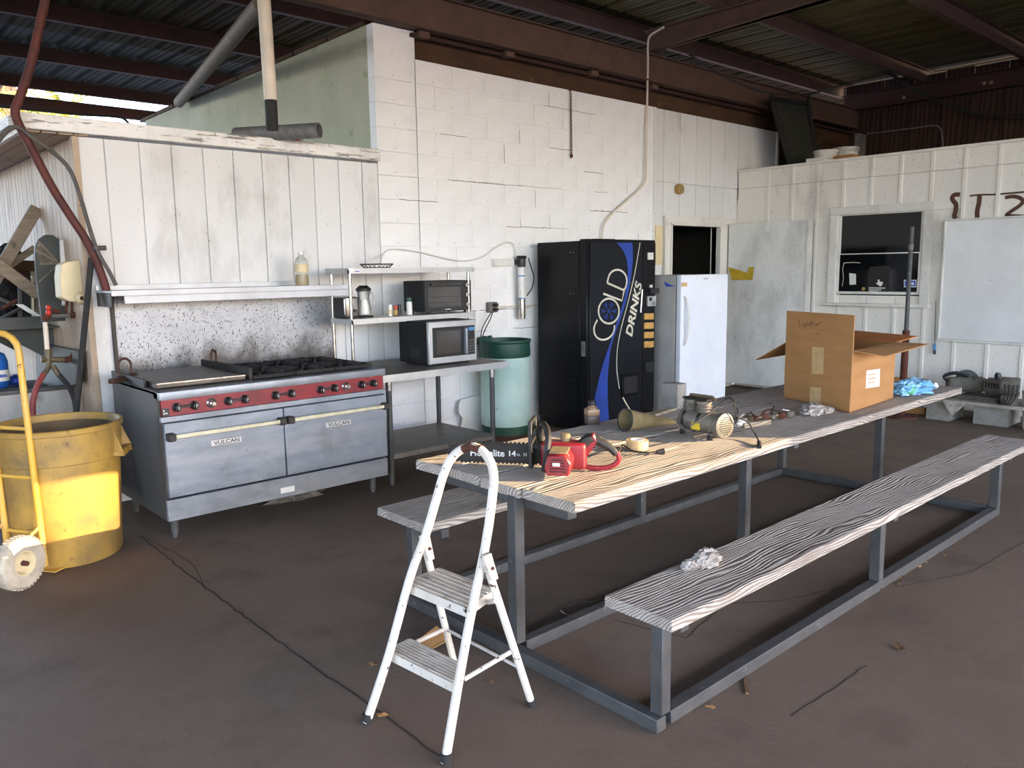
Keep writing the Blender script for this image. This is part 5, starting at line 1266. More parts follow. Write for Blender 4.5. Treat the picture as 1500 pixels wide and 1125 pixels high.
lumber(PY(-22, 374, 6.74), PY(58, 432, 6.74), .085, .03, 'wooden board slanting down across the scrap shelf')
lumber(PY(-2, 400, 6.95), PY(52, 363, 6.95), .05, .02, 'narrow wooden strip slanting up behind the boards on the shelf')
lumber(PY(-6, 387, 7.05), PY(56, 390, 7.05), .08, .02, 'flat wooden board lying level behind the slanting boards on the shelf', 'rust_board')
# dark chute panel with rounded top
pts = [(62, 472), (53, 405), (51, 372), (52, 360), (57, 350), (66, 344), (77, 344), (86, 350), (90, 362), (91, 400), (96, 440), (96, 470)]
T = thing('chute_panel', 'dark grey sheet metal panel with rounded top beside the scrap shelf', 'metal panel', PY(75, 470, 6.35))
part(B().slab([PY(x, y, 6.35) for x, y in pts], (0, 1, 0), .03), 'panel', 'dark_sheet', T)
for s in ([(56, 353), (87, 386)], [(52, 366), (87, 386)], [(58, 387), (87, 386)], [(57, 413), (83, 389)]): part(B().stroke([PY(x, y, 6.349) for x, y in s], (0, -1, 0), .007, .003), 'crease', 'lumber_grey', T)
part(B().slab([PY(x, y, 6.348) for x, y in ((53, 366), (56, 354), (87, 386), (59, 386))], (0, -1, 0), .001), 'faded_patch', 'tool_dust', T)
tag(part(B().slab([PY(x, y, 6.30) for x, y in ((88, 352), (95, 350), (99, 448), (92, 448))], (0, 1, 0), .03), 'peeling_slat', 'trim_white', None, .002), 'peeling white slat upright on the side wall behind the grey panel', 'slat')
# cream canister
pts = [(90, 388), (96, 384), (119, 380), (123, 386), (125, 428), (121, 440), (112, 443), (100, 441), (90, 436), (88, 405)]
T = thing('cream_canister', 'cream plastic canister with a moulded spout hung on the side wall', 'canister', PY(108, 440, 5.95))
part(B().slab([PY(x, y, 5.93) for x, y in pts], (0, 1, 0), .16), 'canister_body', 'cream_plastic', T, .012, 3)
q = PY(118, 437, 5.92); part(B().blob(q, (.04, .04, .04), 3, .2), 'spout', 'cream_plastic', T); part(B().lathe([(.016, 0), (.012, .02), (0, .02)], 10, mx=Matrix.Translation(q+Vector((0, -.03, 0))) @ Matrix.Rotation(math.pi/2, 4, 'X')), 'spout_cap', 'rust', T)
# scrap on the shelf
tag(part(B().slab([PY(x, y, 6.72) for x, y in ((23, 446), (34, 446), (62, 464), (56, 465), (40, 457))], (0, 1, .2), .012), 'white_sheet', 'white_plastic'), 'thin white plastic sheet lying on the scrap shelf', 'sheet')
tag(part(B().slab([PY(x, y, 7.0) for x, y in ((27, 404), (32, 404), (33, 466), (28, 466))], (0, 1, 0), .04), 'scrap_metal', 'galvanized'), 'pale metal frame piece upright among the shelf scrap', 'frame piece')
tag(part(B().slab([PY(x, y, 7.0) for x, y in ((33, 408), (45, 407), (46, 466), (34, 466))], (0, 1, 0), .05), 'dark_box', 'black_matte', None, .003), 'dark flat box upright among the shelf scrap', 'box')
tag(part(B().slab([PY(x, y, 6.98) for x, y in ((46, 404), (49, 404), (50, 466), (47, 466))], (0, 1, 0), .03), 'wood_stick', 'cream_bar'), 'pale upright stick beside the dark box on the shelf', 'stick')
random.seed(9)
for k, (x, y, r_) in enumerate(((2, 452, .07), (19, 430, .065), (2, 424, .07), (14, 372, .08))):
    q = PY(x, y, 7.25); tag(part(B().blob(q, (r_, .12, r_), k+2, .5), 'scrap_lump', 'black_matte'), ('dark lump of scrap on the shelf beneath the slanting board', 'dark rounded scrap beside the pale metal piece', 'dark scrap heaped at the shelf edge', 'dark round scrap behind the leaning board')[k], 'scrap')
tag(part(B().slab([PY(x, y, 7.4) for x, y in ((-20, 390), (50, 388), (52, 466), (-20, 468))], (0, 1, 0), .03), 'dark_backdrop', 'rust_dark'), 'dark brown backdrop sheet added at the back of the scrap shelf', 'panel')  # sheet added to give the shelf a dark background
for k, (x0_, y0_, x1_, y1_) in enumerate(((-5, 470, 30, 452), (2, 452, 25, 440), (-5, 436, 20, 446))):
    tag(part(B().tube([PY(x0_, y0_, 6.9), PY(x1_, y1_, 6.95)], .014, 6), 'scrap_rod', ('galvanized', 'rust', 'pipe_grey')[k]), ('pale metal rod on the scrap shelf', 'rusty rod on the scrap shelf', 'grey rod lying over the dark scrap')[k], 'rod')
# plumbing
yQ = 6.18
Q = lambda x, y, d=0: PY(x, y, yQ-d)
T = thing('sink_plumbing', 'old brass and iron water pipes with a red valve over the sink', 'plumbing', Q(70, 540))
part(B().tube([Q(66, 463), Q(112, 462)], .014, 8), 'cross_pipe', 'pipe_grey', T); part(B().tube([Q(103, 462, .01), Q(113, 461, .01)], .02, 8), 'pipe_elbow', 'rust', T); part(B().tube([Q(64, 469, .01), Q(73, 460, .01)], .021, 8), 'pipe_elbow', 'rust', T)
part(B().tube([Q(75, 454, .03), Q(88, 457, .02)], .014, 8), 'valve_body', 'rust', T)
for y in (451, 458): part(B().blob(Q(71, y, .05), (.017, .02, .02), y, .1), 'valve_wheel', 'valve_red', T)
for x in (97, 105): part(B().tube([Q(x, 440), Q(x, 460)], .007, 6), 'riser', 'rust', T)
part(B().tube([Q(66, 472), Q(70, 522, .02)], .016, 10), 'drop_pipe', 'white_pipe', T)
part(B().tube([Q(60, 527, .03), Q(94, 527, .03)], .02, 8), 'tee_pipe', 'old_brass', T); part(B().tube([Q(94, 528, .03), Q(119, 523, .03)], .021, 8), 'gate_valve', 'rust', T); part(B().blob(Q(110, 521, .07), (.035, .02, .03), 4, .3), 'valve_wheel', 'rust', T)
part(B().tube([Q(73, 528, .03), Q(70, 540, .04), Q(64, 548, .05)], .018, 8), 'hose_tap', 'old_brass', T); part(B().tube([Q(77, 535, .03), Q(86, 549, .04)], .018, 8), 'hose_tap', 'old_brass', T)
part(B().tube([Q(71, 512, .02), Q(71, 532, .03)], .025, 8), 'union_nut', 'old_brass', T)
ph = [Q(64, 548, .05), Q(56, 562, .08), Q(50, 580, .1), Q(48, 600, .1), Q(52, 660, .1)]
tag(part(B().tube(smooth(ph, 4), .019, 10), 'red_hose', 'red_hose'), 'faded red hose hanging from the sink tap', 'hose')
ph = [Q(86, 549, .04), Q(98, 563, .06), Q(106, 577, .08), Q(111, 600, .08), Q(112, 660, .08)]
tag(part(B().tube(smooth(ph, 4), .017, 10), 'grey_hose', 'rubber'), 'dark grey hose hanging from the sink tap', 'hose')
# sink
ySk = 6.34
sz0 = PY(60, 572, ySk).z; xk0 = XL-.75
T = thing('utility_sink', 'old metal utility sink with grey splash panel on the side wall', 'sink', (XL-.35, 6.9, 0))
part(B().b2(xk0, XL-.01, ySk, ySk+.02, .22, sz0), 'end_apron', 'wall_oldblue', T, .004); part(B().b2(xk0, xk0+.02, ySk+.02, 7.9, .22, sz0), 'front_apron', 'wall_oldblue', T, .004)
part(B().b2(xk0-.02, XL-.01, ySk-.025, ySk+.03, sz0-.008, sz0+.022), 'rolled_rim', 'galvanized', T, .01, 2); part(B().b2(xk0+.02, XL-.01, ySk+.02, 7.9, sz0-.18, sz0-.16), 'basin_floor', 'dark_sheet', T); part(B().b2(xk0-.02, xk0+.03, ySk+.03, 7.9, sz0-.008, sz0+.022), 'rolled_rim', 'galvanized', T, .01, 2)
for yy in (ySk+.1, 7.8):
    for xx in (xk0+.05, XL-.06): part(B().tube([(xx, yy, 0), (xx, yy, sz0-.16)], .02, 8), 'leg', 'galvanized', T)
pa = [LX(x, y, .04) for x, y in ((56, 510), (63, 503), (119, 514), (121, 560), (58, 580))]
part(B().slab(pa, (-1, 0, 0), .02), 'splash_panel', 'dark_sheet', T)
part(B().b2(xk0+.1, XL-.1, ySk+.35, ySk+.75, sz0-.02, sz0-.005), 'drain_board', 'galvanized', T, .003)
zq = sz0-.003
q = PZ(52, 549, zq+.03); tag(part(B().blob(Vector((1.22, ySk+.5, zq+.035)), (.06, .06, .04), 5, .35, 2, 18, 10, -.034), 'blue_cloth', 'blue_plastic'), 'crumpled dark blue cloth on the sink', 'cloth')
T = thing('glass_bowl', 'clear glass bowl behind the blue cloth on the sink', 'bowl', (1.20, ySk+.67, zq), 0)
part(B().lathe([(.0, 0), (.05, 0), (.09, .06), (.085, .06), (.045, .01), (0, .01)], 20, close=False), 'bowl', 'clear_plastic', T)
q = PY(-8, 545, ySk+.45); T = thing('water_jug', 'blue plastic water jug standing on the sink', 'jug', (q.x, ySk+.45, zq), 0)
part(B().lathe([(0, 0), (.08, 0), (.09, .02), (.09, .19), (.075, .24), (.025, .27), (.025, .3), (0, .3)], 20), 'jug_body', 'jug_blue', T); part(B().lathe([(.0925, .05), (.0925, .13)], 20, close=False), 'jug_label', 'paper', T); part(B().b2(-.03, .06, -.0945, -.0925, .08, .10), 'label_print', 'print_blue', T)

# ================================================================ ON THE LOW ROOF
ZL0 = ZD+.09
q = PZ(399, 191, ZL0); T = thing('vent_pipe', 'white vent pipe with dark collar rising from the low roof to the metal roof', 'pipe', (q.x, q.y, ZL0), 0)
rr = (PZ(409, 191, ZL0)-PZ(389, 191, ZL0)).length/2*.95
part(B().tube([(0, 0, .0), (0, 0, .22)], rr*.95, 16), 'collar', 'rubber', T); tl_ = Vector(PP(378, -10, q, (math.cos(.3), math.sin(.3), 0)))
part(B().tube([(0, 0, .2), (-.02, 0, 1.63)], rr, 16), 'pipe', 'white_pipe', T); part(B().tube([(-.018, 0, 1.32), (-.02, 0, 1.44)], rr*1.18, 16), 'coupling', 'white_pipe', T)
a = PP(383, 5, q+Vector((0, .25, 0)), (0, 1, 0)); e = PX(262, 150, XP-.10)
tag(part(B().tube([a, a.lerp(e, .55), e], .06, 12), 'slanting_duct', 'dark_pipe'), 'dark patched duct slanting down behind the white vent pipe', 'duct')
zc = ZL0+.06; a = PZ(345, 198, zc); e = PZ(468, 191, zc); 
T = thing('loose_pipe', 'grey metal pipe lying on the low roof with its open end showing', 'pipe', (e.x, e.y, ZL0))
d = (e-a).normalized(); mxp = Matrix.Translation(a) @ d.to_track_quat('Z', 'Y').to_matrix().to_4x4(); Lq = (e-a).length
part(B().lathe([(.055, 0), (.055, Lq), (.047, Lq), (.047, 0), (.055, 0)], 18, mx=mxp, close=False), 'pipe_wall', 'pipe_grey', T)
q = PZ(452, 206, ZL0); q.y = max(q.y, YW+.12); tag(part(B().blob(Vector((q.x, q.y, ZL0+.025)), (.14, .08, .035), 5, .4, 2, 18, 10, -.024), 'red_bag', 'red_cloth'), 'crumpled red bag under the pipe on the low roof', 'bag')
pc = [PY(x, y, 9.8) for x, y in ((-10, 155), (60, 162), (120, 168), (170, 171), (184, 176), (190, 184))]
tag(part(B().tube(smooth(pc, 4), .014, 6), 'overhead_wire', 'rubber'), 'black wire running over the low roof in front of the sky', 'wire')

# ================================================================ ON THE BLOCK WALL
yk = YW-.02
T = thing('hanging_chain', 'rusty chain hanging from the top of the block wall', 'chain', PY(837, 228, yk)); b = B()
a, e = PY(836, 134, yk), PY(837, 227, yk); n = 26
for i in range(n):
    c = a.lerp(e, (i+.5)/n); hL = (a.z-e.z)/n*.68; sd = Vector((1, 0, 0)) if i % 2 else Vector((0, 1, 0))
    b.tube([c+sd*.011*math.cos(t*math.pi/4)+up*hL*math.sin(t*math.pi/4) for t in range(8)], .0035, 5, True)
part(b, 'chain_links', 'rust', T); part(B().tube([a+up*.01, a+up*.01+Vector((0, .04, 0))], .006, 6), 'hook', 'rust', T); part(B().blob(e-up*.01, (.018, .016, .02), 3, .3), 'end_ring', 'rust', T)
pc = [PY(x, y, yk-.02) for x, y in ((949, 100), (948, 150), (947, 200), (946, 255), (944, 268), (934, 280), (905, 305), (889, 322), (884, 332), (882, 350))]
pt = [PY(949, 85, YB-.08)]
tag(part(B().tube(smooth([PY(972, 40, YB-.4), PY(953, 52, YB-.14), PY(949, 66, YB-.09)] + [PY(949, 95, YB-.09)] + pc[1:], 5), .0115, 8), 'metal_conduit', 'white_pipe'), 'thin metal conduit running down the block wall to the vending machine', 'conduit')
q = PY(740, 384.5, yk); T = thing('water_filter', 'chrome water filter cartridge with black head on a white wall block', 'water filter', PY(764, 466, yk))
x0_, x1_ = PY(722, 385, yk).x, PY(757, 385, yk).x; part(B().b2(x0_, x1_, yk-.025, YW-.003, q.z-.035, q.z+.035), 'mounting_block', 'white_plastic', T, .003)
fx = PY(764, 420, yk-.06).x; fz = lambda y: PY(764, y, yk-.06).z; c = Vector((fx, yk-.06, 0))
part(B().lathe([(0, fz(467)), (.033, fz(467)), (.035, fz(463)), (.035, fz(438))], 20, c), 'cartridge_base', 'chrome', T); part(B().lathe([(.0345, fz(438)), (.0345, fz(392))], 20, c), 'cartridge', 'white_plastic', T)
for y in (438, 405): part(B().lathe([(.0352, fz(y)), (.0352, fz(y)+.012)], 20, c), 'blue_ring', 'label_blue', T)
part(B().lathe([(.038, fz(391)), (.042, fz(386)), (.042, fz(379)), (0, fz(379))], 16, c), 'filter_head', 'black_plastic', T); part(B().b2(fx-.05, fx+.06, yk-.075, yk-.045, fz(379), fz(374.5)), 'head_bar', 'black_plastic', T, .004); part(B().b2(fx-.06, fx-.02, yk-.06, yk, fz(388), fz(380)), 'bracket', 'black_plastic', T)
part(B().tube(smooth([PY(x, y, yk-.06) for x, y in ((774, 378), (778, 392), (782, 406), (779, 422), (772, 433))], 4), .006, 6), 'drain_hose', 'rubber', T)
pc = [PY(x, y, yk-.01) for x, y in ((757, 374), (752, 358), (742, 355), (728, 362), (708, 376), (685, 382), (660, 380), (635, 374), (610, 368), (585, 365), (570, 366), (560, 374))] + [PY(557, 387, YS0+.2)]
tag(part(B().tube(smooth(pc, 4), .0065, 6), 'water_tube', 'white_plastic'), 'thin white water tube looping along the block wall from the filter', 'tube')
q = PY(720, 450, yk); T = thing('outlet_box', 'grey electrical outlet box on the block wall with plugged cords', 'outlet', (q.x, yk, q.z))
part(B().box((q.x-.002, yk-.005, q.z), (.11, .045, .10)), 'box', 'pipe_grey', T, .005); 
for s in (-1, 1): part(B().box((q.x+.012, yk-.045, q.z+s*.022), (.045, .04, .032)), 'plug', 'black_plastic', T, .004)
part(B().tube([(q.x+.05, yk-.005, q.z), PY(790, 447, yk-.005)], .009, 6), 'conduit', 'white_pipe', T)
for off in (0, 5): part(B().tube(smooth([PY(x, y, yk-.06) for x, y in ((722-off*.3, 457), (718-off, 468), (711-off, 482), (706-off*.4, 494), (698, 505))], 4), .005, 6), 'cord', 'rubber', T)
q = PY(997, 277, YW-.03); T = thing('round_disc', 'round brass-coloured disc fixed to the white siding above the doorway', 'disc', q)
mg = Matrix.Translation(q) @ Matrix.Rotation(math.pi/2, 4, 'X'); part(B().lathe([(0, -.045), (.055, -.045), (.06, 0), (.058, .012), (.046, .014), (0, .01)], 24, mx=mg), 'disc_case', 'gauge_yellow', T); part(B().lathe([(0, .0105), (.044, .0142), (0, .016)], 24, mx=mg), 'disc_face', 'cone_tan', T)
a, e = PY(961, 330, YW-.03), PY(972, 388, YW-.03); tag(part(B().b2(a.x, e.x-.02, YW-.03, YW-.012, e.z, a.z), 'paper_strip', 'cream_plastic', None), 'pale yellow strip on the door casing above the vending machine', 'strip')
# broken white sheet leaning at the wall below the work table
pts = [(671, 592), (674, 585), (720, 575), (720, 650), (676, 650), (674, 625), (677, 612), (671, 605)]
b = B(); b.slab([PY(x, y, YW-.06) for x, y in pts], (0, -1, 0), .012); 
for i, v in enumerate(b.v): b.v[i] = Vector((v.x, v.y, max(v.z, .004)))
tag(part(b, 'broken_sheet', 'panel_white'), 'broken white board leaning on the wall under the work table', 'board')

# ================================================================ RIGHT SIDE
# standing pipe post before the window
pp_ = PX(1336, 332, 8.35); T = thing('pipe_post', 'dark pipe post with thicker lower sleeve standing before the window', 'post', (pp_.x, pp_.y, 0), 0)
zt_ = pp_.z; zs_ = PX(1331, 484, 8.35).z
part(B().tube([(0, 0, zs_-.05), (0, 0, zt_)], .021, 12), 'upper_pipe', 'galvanized', T); part(B().tube([(0, 0, .02), (0, 0, zs_)], .034, 12), 'sleeve', 'rust', T); part(B().lathe([(0, 0), (.15, 0), (.15, .02), (.04, .03), (0, .03)], 20), 'base_plate', 'rust', T)
part(B().tube([(0, -.03, zs_-.14), (.0, -.075, zs_-.14)], .009, 8), 'set_screw', 'rust', T); part(B().lathe([(.024, PX(1336, 366, 8.35).z), (.026, PX(1336, 362, 8.35).z), (.024, PX(1336, 358, 8.35).z)], 12), 'joint_ring', 'pipe_grey', T)
# cinder blocks carrying a board with old tools
def cinder(x, y, w_, d_, label):
    T = thing('cinder_block', label, 'concrete block', (x, y, 0), 0)
    b = B()
    for yy in (-w_/2+.015, 0, w_/2-.015): b.b2(.03, d_-.03, yy-.015, yy+.015, 0, .19)
    b.b2(0, .03, -w_/2, w_/2, 0, .19); b.b2(d_-.03, d_, -w_/2, w_/2, 0, .19)
    part(b, 'block_shell', 'cinder', T)
c1 = PZ(1373, 615, 0); c2 = PZ(1450, 623, 0)
cinder(c1.x, c1.y+.0, .22, .39, 'grey concrete block under the tool board, next to the dangling rag'); cinder(c2.x, c2.y, .30, .39, 'larger grey concrete block under the tool board, by the white bucket')
yA, yB_ = c1.y+.16, c2.y-.3
tag(part(B().b2(c1.x-.06, XW-.25, yB_, yA, .192, .222), 'tool_board', 'weathered', None, .003), 'weathered board resting on concrete blocks by the wall', 'board')
zt2 = .222
for k in range(3): tag(part(B().b2(c1.x+.02+k*.02, XW-.36, c2.y-.06+k*.01, c2.y+.35-k*.02, zt2+k*.014, zt2+k*.014+.013), 'flat_sheet', 'tool_dust', None, .002), ('dusty flat sheet, lowest in the stack on the tool board', 'dusty flat sheet, middle of the stack on the tool board', 'dusty flat sheet, topmost in the stack on the tool board')[k], 'sheet')
zt3 = zt2+.042
b = B(); q = Vector((c1.x-.065, (c1.y+c2.y)/2+.05, .2)); b.slab([q+Vector((0, .12, .02)), q+Vector((0, -.12, .02)), q+Vector((-.01, -.06, -.04)), q+Vector((-.012, .02, -.13)), q+Vector((-.01, .08, -.05))], (-1, 0, 0), .006); tag(part(b, 'dangling_rag', 'rag'), 'grey rag dangling over the edge of the tool board', 'rag')
def machine(name, px, py, z, label, parts_, rz):
    q = PX(px, py, c1.x+.22); T = thing(name, label, 'power tool', (q.x, q.y, z), rz)
    for nm, b, m in parts_: part(b, nm, m, T)
RXm = Matrix.Rotation(math.pi/2, 4, 'X')
machine('dusty_saw', 1410, 563, zt3, 'dusty grey power tool lying on the tool board by the wall', [
    ('motor', B().lathe([(0, -.14), (.06, -.14), (.075, -.12), (.075, .06), (.05, .1), (0, .1)], 18, (0, 0, .0), Matrix.Translation((0, 0, .085)) @ RXm), 'tool_dust'),
    ('gear_case', B().blob((0, -.14, .09), (.07, .1, .08), 2, .2, 2, 16, 10, -.088), 'tool_dust'), ('handle', B().tube(smooth([(0, .1, .1), (.0, .17, .16), (0, .07, .2), (0, -.05, .17)], 4), .018, 8), 'black_plastic'), ('blade_guard', B().lathe([(0, 0), (.11, 0), (.11, .015), (0, .015)], 20, mx=Matrix.Translation((.08, -.05, .115)) @ Matrix.Rotation(math.pi/2, 4, 'Y')), 'dark_sheet')], .5)
machine('dusty_motor', 1460, 575, zt3, 'dusty motor with slotted cover on the tool board', [
    ('motor', B().lathe([(0, -.1), (.07, -.1), (.085, -.08), (.085, .08), (.06, .11), (0, .11)], 18, mx=Matrix.Translation((0, 0, .09)) @ RXm), 'tool_dust'), ('end_cap', B().lathe([(0, .11), (.04, .11), (.04, .15), (0, .15)], 14, mx=Matrix.Translation((0, 0, .09)) @ RXm), 'dark_sheet'), ('top_knob', B().lathe([(.025, .16), (.03, .2), (.02, .23), (0, .23)], 12), 'black_plastic')] + [('vent_slot', B().box((-.083, -.06+k*.03, .11), (.008, .012, .05)), 'black_matte') for k in range(5)], -.3)
q = PX(1478, 585, c1.x+.05)
T = thing('wire_coil_motor', 'dusty motor bound with loose wires at the end of the tool board', 'motor', (q.x, q.y, zt2), .3)
part(B().lathe([(0, -.08), (.08, -.08), (.09, -.06), (.09, .06), (.08, .08), (0, .08)], 18, mx=Matrix.Translation((0, 0, .17)) @ RXm), 'motor', 'tool_dust', T); part(B().b2(-.07, .07, -.07, .07, 0, .09), 'foot_plate', 'tool_dust', T, .004)
for k in range(4): part(B().tube(smooth([(-.1, -.06+k*.035, .2), (-.12, -.05+k*.03, .1), (-.1, .0+k*.02, .01), (-.11, .05, .06)], 4), .006, 6), 'loose_wire', 'rubber', T)
# box lying behind the bag
q = PX(1350, 556, 8.75); T = thing('small_carton', 'small brown carton on the floor in front of the wall, behind the blue bag', 'box', (q.x, q.y+.14, 0), .2)
part(B().b2(-.15, .15, -.2, .2, 0, .30), 'carton', 'cardboard', T, .004); part(B().slab([(-.15, -.2, .30), (-.15, .2, .30), (-.05, .2, .36), (-.05, -.2, .36)], (0, 0, 1), .005), 'flap', 'cardboard', T)
# blue gadget hanging from a wire
T = thing('hanging_gadget', 'small blue and black gadget hanging from a wire under the white sheet', 'gadget', PX(1369, 515, XW-.03)); part(B().tube([PX(1371, 440, XW-.03), PX(1369, 505, XW-.03)], .003, 6), 'wire', 'rubber', T)
a, e = PX(1369, 503, XW-.04), PX(1369, 519, XW-.04); part(B().tube([a, a.lerp(e, .6)], .016, 8), 'body', 'label_blue', T); part(B().tube([a.lerp(e, .6), e], .014, 8), 'tip', 'black_plastic', T)
# white bucket at the frame edge
q = PZ(1497, 632, 0); T = thing('white_bucket', 'white plastic bucket standing by the tool board', 'bucket', (q.x+.17, q.y-.09, 0), 0)
part(B().lathe([(0, 0), (.13, 0), (.15, .34), (.155, .34), (.155, .37), (.145, .37), (.125, .02), (0, .02)], 24, close=False), 'bucket_wall', 'bucket_white', T); part(B().tube([(.155*math.cos(t), .155*math.sin(t), .33-.1*math.sin(t*1.0)) for t in [i*math.pi/10+math.pi for i in range(11)]], .004, 6), 'bail', 'galvanized', T)

# ================================================================ ABOVE THE RIGHT ROOM
part(B().b2(rx[-1], XG, YB+.14, YB+.18, ZR-.1, BZ0+.1), 'infill_panel', 'rust_board', wall_gable)
zd_ = ZR-.06
yt = 5.42
P_ = [PY(1128, 145, yt+.12), PY(1181, 152, yt+.12), PY(1199, 250, yt-.05), PY(1160, 256, yt-.05)]
T = thing('net_panel', 'dark framed netting panel leaning above the white room', 'net panel', (P_[3].x, P_[3].y, zd_))
dn_ = (P_[0]-P_[3]).normalized(); k0 = (P_[3].z-zd_)/dn_.z; P_[3] = P_[3]-dn_*k0; dn2 = (P_[1]-P_[2]).normalized(); P_[2] = P_[2]-dn2*((P_[2].z-zd_)/dn2.z)
part(B().slab(P_, (P_[1]-P_[0]).cross(P_[3]-P_[0]), .02), 'netting', 'net_panel', T)
for a, e in ((0, 1), (1, 2), (3, 0)): part(B().tube([P_[a]+(Vector((0, -.02, 0))), P_[e]+Vector((0, -.02, 0))], .028, 8), 'frame_tube', 'net_black', T)
for s, e_ in ((0, 3), (1, 2)):
    b = B()
    for k in range(22):
        c = P_[s].lerp(P_[e_], k/22); b.tube([c+Vector((-.03, -.05, 0)), c+Vector((.03, -.05, .02))], .008, 4)
    part(b, 'lacing', 'net_black', T)['kind'] = 'stuff'
for px in (1129, 1183): a = PY(px, 148, yt+.1); part(B().tube([a, a+Vector((.03, 0, .09))], .025, 6), 'frame_horn', 'net_black', T)
def pail(px, py, y, r_, h_, label, tilt=0):
    q = PY(px, py, y); T = thing('paint_pail', label, 'pail', (q.x, q.y, zd_), 0)
    hz_ = q.z-zd_
    part(B().lathe([(0, 0), (r_*.9, 0), (r_, hz_), (r_*1.08, hz_), (r_*1.08, hz_-.03), (r_*1.0, hz_-.03)], 22, close=False), 'pail_wall', 'bucket_white', T); part(B().lathe([(0, hz_-.015), (r_*1.02, hz_-.015), (r_*1.05, hz_-.005), (0, hz_-.002)], 22), 'pail_lid', 'bucket_white', T)
    for k in range(2): part(B().lathe([(r_*1.01, hz_-.06-k*.05), (r_*1.04, hz_-.055-k*.05), (r_*1.01, hz_-.05-k*.05)], 22, close=False), 'pail_ring', 'bucket_white', T)
pail(1239, 217, 5.15, .16, .4, 'white plastic pail standing highest above the white room'); pail(1210, 221, 5.0, .14, .4, 'white plastic pail standing lower beside the netting panel')
a = PY(1205, 232, 4.8); tag(part(B().b2(a.x-.12, a.x+.18, 4.75, 4.95, zd_, a.z), 'white_carton', 'white_plastic', None, .004), 'white carton in front of the pails above the white room', 'box')
a = PY(1232, 229, 4.75); tag(part(B().b2(a.x-.1, a.x+.25, 4.55, 4.8, zd_, a.z), 'brown_carton', 'cardboard', None, .004), 'brown carton in front of the pails above the white room', 'box')
a = PY(1258, 197, 5.3); tag(part(B().b2(a.x-.12, a.x+.12, 5.25, 5.3, zd_, a.z), 'grey_board', 'pipe_grey', None, .003), 'grey board standing upright behind the pails', 'board')
# cables under the roof
pc = [PY(1010, 80, 5.3), PY(1060, 112, 5.2), PY(1120, 135, 5.1), PX(1180, 138, 9.8), PX(1250, 120, 10.2), PX(1300, 104, 10.6)]
tag(part(B().tube(smooth(pc, 5), .012, 6), 'black_cable', 'rubber'), 'black cable drooping along the main beam under the roof', 'cable')
pc = [PX(1300, 104, XG-.3), PX(1360, 140, XG-.3), PX(1420, 162, XG-.2), PX(1460, 168, XG-.2), PX(1520, 168, XG-.2)]
for k in range(2): tag(part(B().tube(smooth([p+Vector((0, 0, -.03*k)) for p in pc], 5), .012, 6), 'black_cable', 'rubber'), ('upper black cable drooping across the dark plywood gable', 'lower black cable drooping across the dark plywood gable')[k], 'cable')
pc = [PX(1270, 196, XG-.04), PX(1330, 189, XG-.04), PX(1366, 184, XG-.04), PX(1377, 188, XG-.04), PX(1380, 200, XG-.04), PX(1382, 230, XG-.04)]
tag(part(B().tube(smooth(pc, 3), .012, 6), 'gable_conduit', 'pipe_grey'), 'thin grey conduit bent across the dark plywood gable', 'conduit')

# ================================================================ FLOOR DEBRIS
random.seed(21)
def leaf(px, py, s, label, m='leaf_dry', nm='dry_leaf', cat='leaf', group=None):
    q = PZ(px, py, 0); b = B(); a0 = random.uniform(0, 6); vs = []
    for k in range(9):
        a = k*2*math.pi/9; r_ = s*(.6+.4*math.cos(2*a)+random.uniform(-.1, .1)); vs.append((q.x+r_*math.cos(a+a0), q.y+r_*math.sin(a+a0), .003+random.uniform(0, s*.35)))
    b.add([(q.x, q.y, .002)] + vs + [(q.x, q.y, .004)] + [(v[0], v[1], v[2]+.002) for v in vs], [(0, 1+(k+1) % 9, 1+k) for k in range(9)] + [(10, 11+k, 11+(k+1) % 9) for k in range(9)] + [(1+k, 1+(k+1) % 9, 11+(k+1) % 9, 11+k) for k in range(9)])
    tag(part(b, nm, m), label, cat, group)
leaf(1317, 950, .035, 'curled dry leaf alone on the open concrete floor')
leaf(352, 893, .02, 'tiny pale scrap on the floor joint'); leaf(1040, 1038, .02, 'small orange scrap beside the bench frame', 'cardboard', 'litter_scrap', 'scrap')
leaf(548, 975, .022, 'dark dry leaf near the ladder foot'); leaf(560, 1050, .022, 'brown scrap on the crack by the ladder foot', 'cardboard', 'litter_scrap', 'scrap')
leaf(718, 1000, .02, 'dry leaf between the ladder legs')
b = B()
for k in range(120):
    t = random.random(); px = 1290+t*100+random.gauss(0, 6); py = 862-t*72+random.gauss(0, 5)
    q = PZ(px, py, 0); s = random.uniform(.006, .018); a = random.uniform(0, 6); z = random.uniform(.002, .012)
    b.add([(q.x+s*math.cos(a), q.y+s*math.sin(a), z), (q.x-s*.4*math.sin(a), q.y+s*.4*math.cos(a), z+.004), (q.x-s*math.cos(a), q.y-s*math.sin(a), z+.002), (q.x+s*.4*math.sin(a), q.y-s*.4*math.cos(a), .001)], [(0, 1, 2, 3), (3, 2, 1, 0)])
b.v = b.v; o = tag(part(b, 'leaf_litter', 'leaf_dry'), 'strip of dry leaf litter along the bench frame', 'leaf litter'); o['kind'] = 'stuff'
q = PZ(1092, 1000, 0); b = B(); b.sq(q+Vector((-.07, -.05, .004)), q+Vector((.07, .05, .004)), .012, .006); tag(part(b, 'dry_stick', 'leaf_dry'), 'short pale stick on the floor by the bench frame', 'stick')
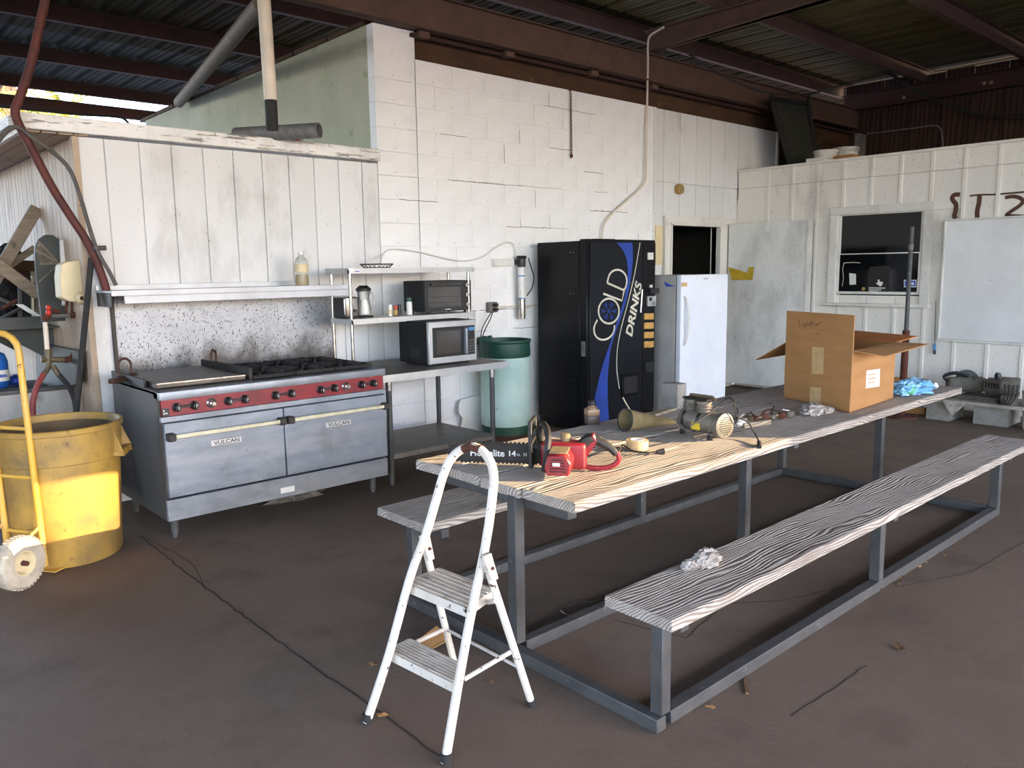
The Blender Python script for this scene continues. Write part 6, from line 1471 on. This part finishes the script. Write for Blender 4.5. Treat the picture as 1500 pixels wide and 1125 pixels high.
q = PZ(632, 945, 0); b = B(); b.slab([q+Vector((-.05, .05, .01)), q+Vector((.06, .04, .05)), q+Vector((.05, -.05, .02)), q+Vector((-.04, -.04, .003))], (0, 0, 1), .003); b.slab([q+Vector((.06, .04, .05)), q+Vector((.09, .0, .003)), q+Vector((.05, -.05, .02))], (0, 0, 1), .003); tag(part(b, 'torn_carton', 'cardboard'), 'torn piece of brown carton on the floor under the ladder', 'carton piece')
q = PZ(432, 735, 0); tag(part(B().blob(q+Vector((.05, .05, .02)), (.2, .05, .03), 6, .7, 2.6, 20, 10, -.018), 'foil_scrap', 'tool_dust'), 'crumpled grey wrapper on the floor under the range', 'wrapper')
pc = [PZ(x, y, .006) for x, y in ((885, 873), (868, 882), (848, 880), (828, 887), (822, 895), (838, 902), (862, 900), (878, 893), (884, 882))]
tag(part(B().tube(smooth(pc, 4), .0028, 5), 'wire_loop', 'chrome'), 'thin wire loop lying on the floor beneath the table', 'wire')

# ================================================================ OUTSIDE: PALM
def palm(px, py, Y, r_, label, seed):
    random.seed(seed); c = PY(px, py, Y); T = thing('palm_tree', label, 'palm tree', (c.x, c.y, -.06), 0); hz = c.z+.06
    part(B().tube([(0, 0, 0), (.1, 0, hz*.5), (0, 0, hz)], [.28, .22, .2], 10), 'trunk', 'bark', T)
    for k in range(34):
        dead = k > 20; el = random.uniform(-1.35, -.5) if dead else random.uniform(-.4, 1.2); az = random.uniform(0, 6.28); L = r_*random.uniform(.8, 1.1); b = B()
        d = Vector((math.cos(az)*math.cos(el), math.sin(az)*math.cos(el), math.sin(el))); pts = [Vector((0, 0, hz)) + d*L*t - up*L*.35*t*t for t in (0, .25, .5, .75, 1)]
        b.tube(pts, [.03, .025, .02, .012, .005], 5)
        for t in range(3, 20):
            t_ = t/20; p = Vector((0, 0, hz)) + d*L*t_ - up*L*.35*t_*t_; s = d.cross(up).normalized()
            for sg in (-1, 1):
                e = p + s*sg*L*.22*(1-.5*t_) + d*L*.14 - up*L*(.08+.1*random.random()); w_ = d*.03
                b.add([p-w_, p+w_, e], [(0, 1, 2), (2, 1, 0)])
        part(b, 'dead_frond' if dead else 'frond', 'palm_dead' if dead else 'palm_green', T)
palm(8, 120, 24, 2.3, 'palm tree with yellow-green fronds rising behind the low roof', 3)
palm(-60, 165, 19, 2.0, 'palm tree with a shaggy skirt of dead fronds beyond the low roof', 5)
palm(95, 178, 34, 2.2, 'small far palm tree against the sky beyond the low roof', 8)
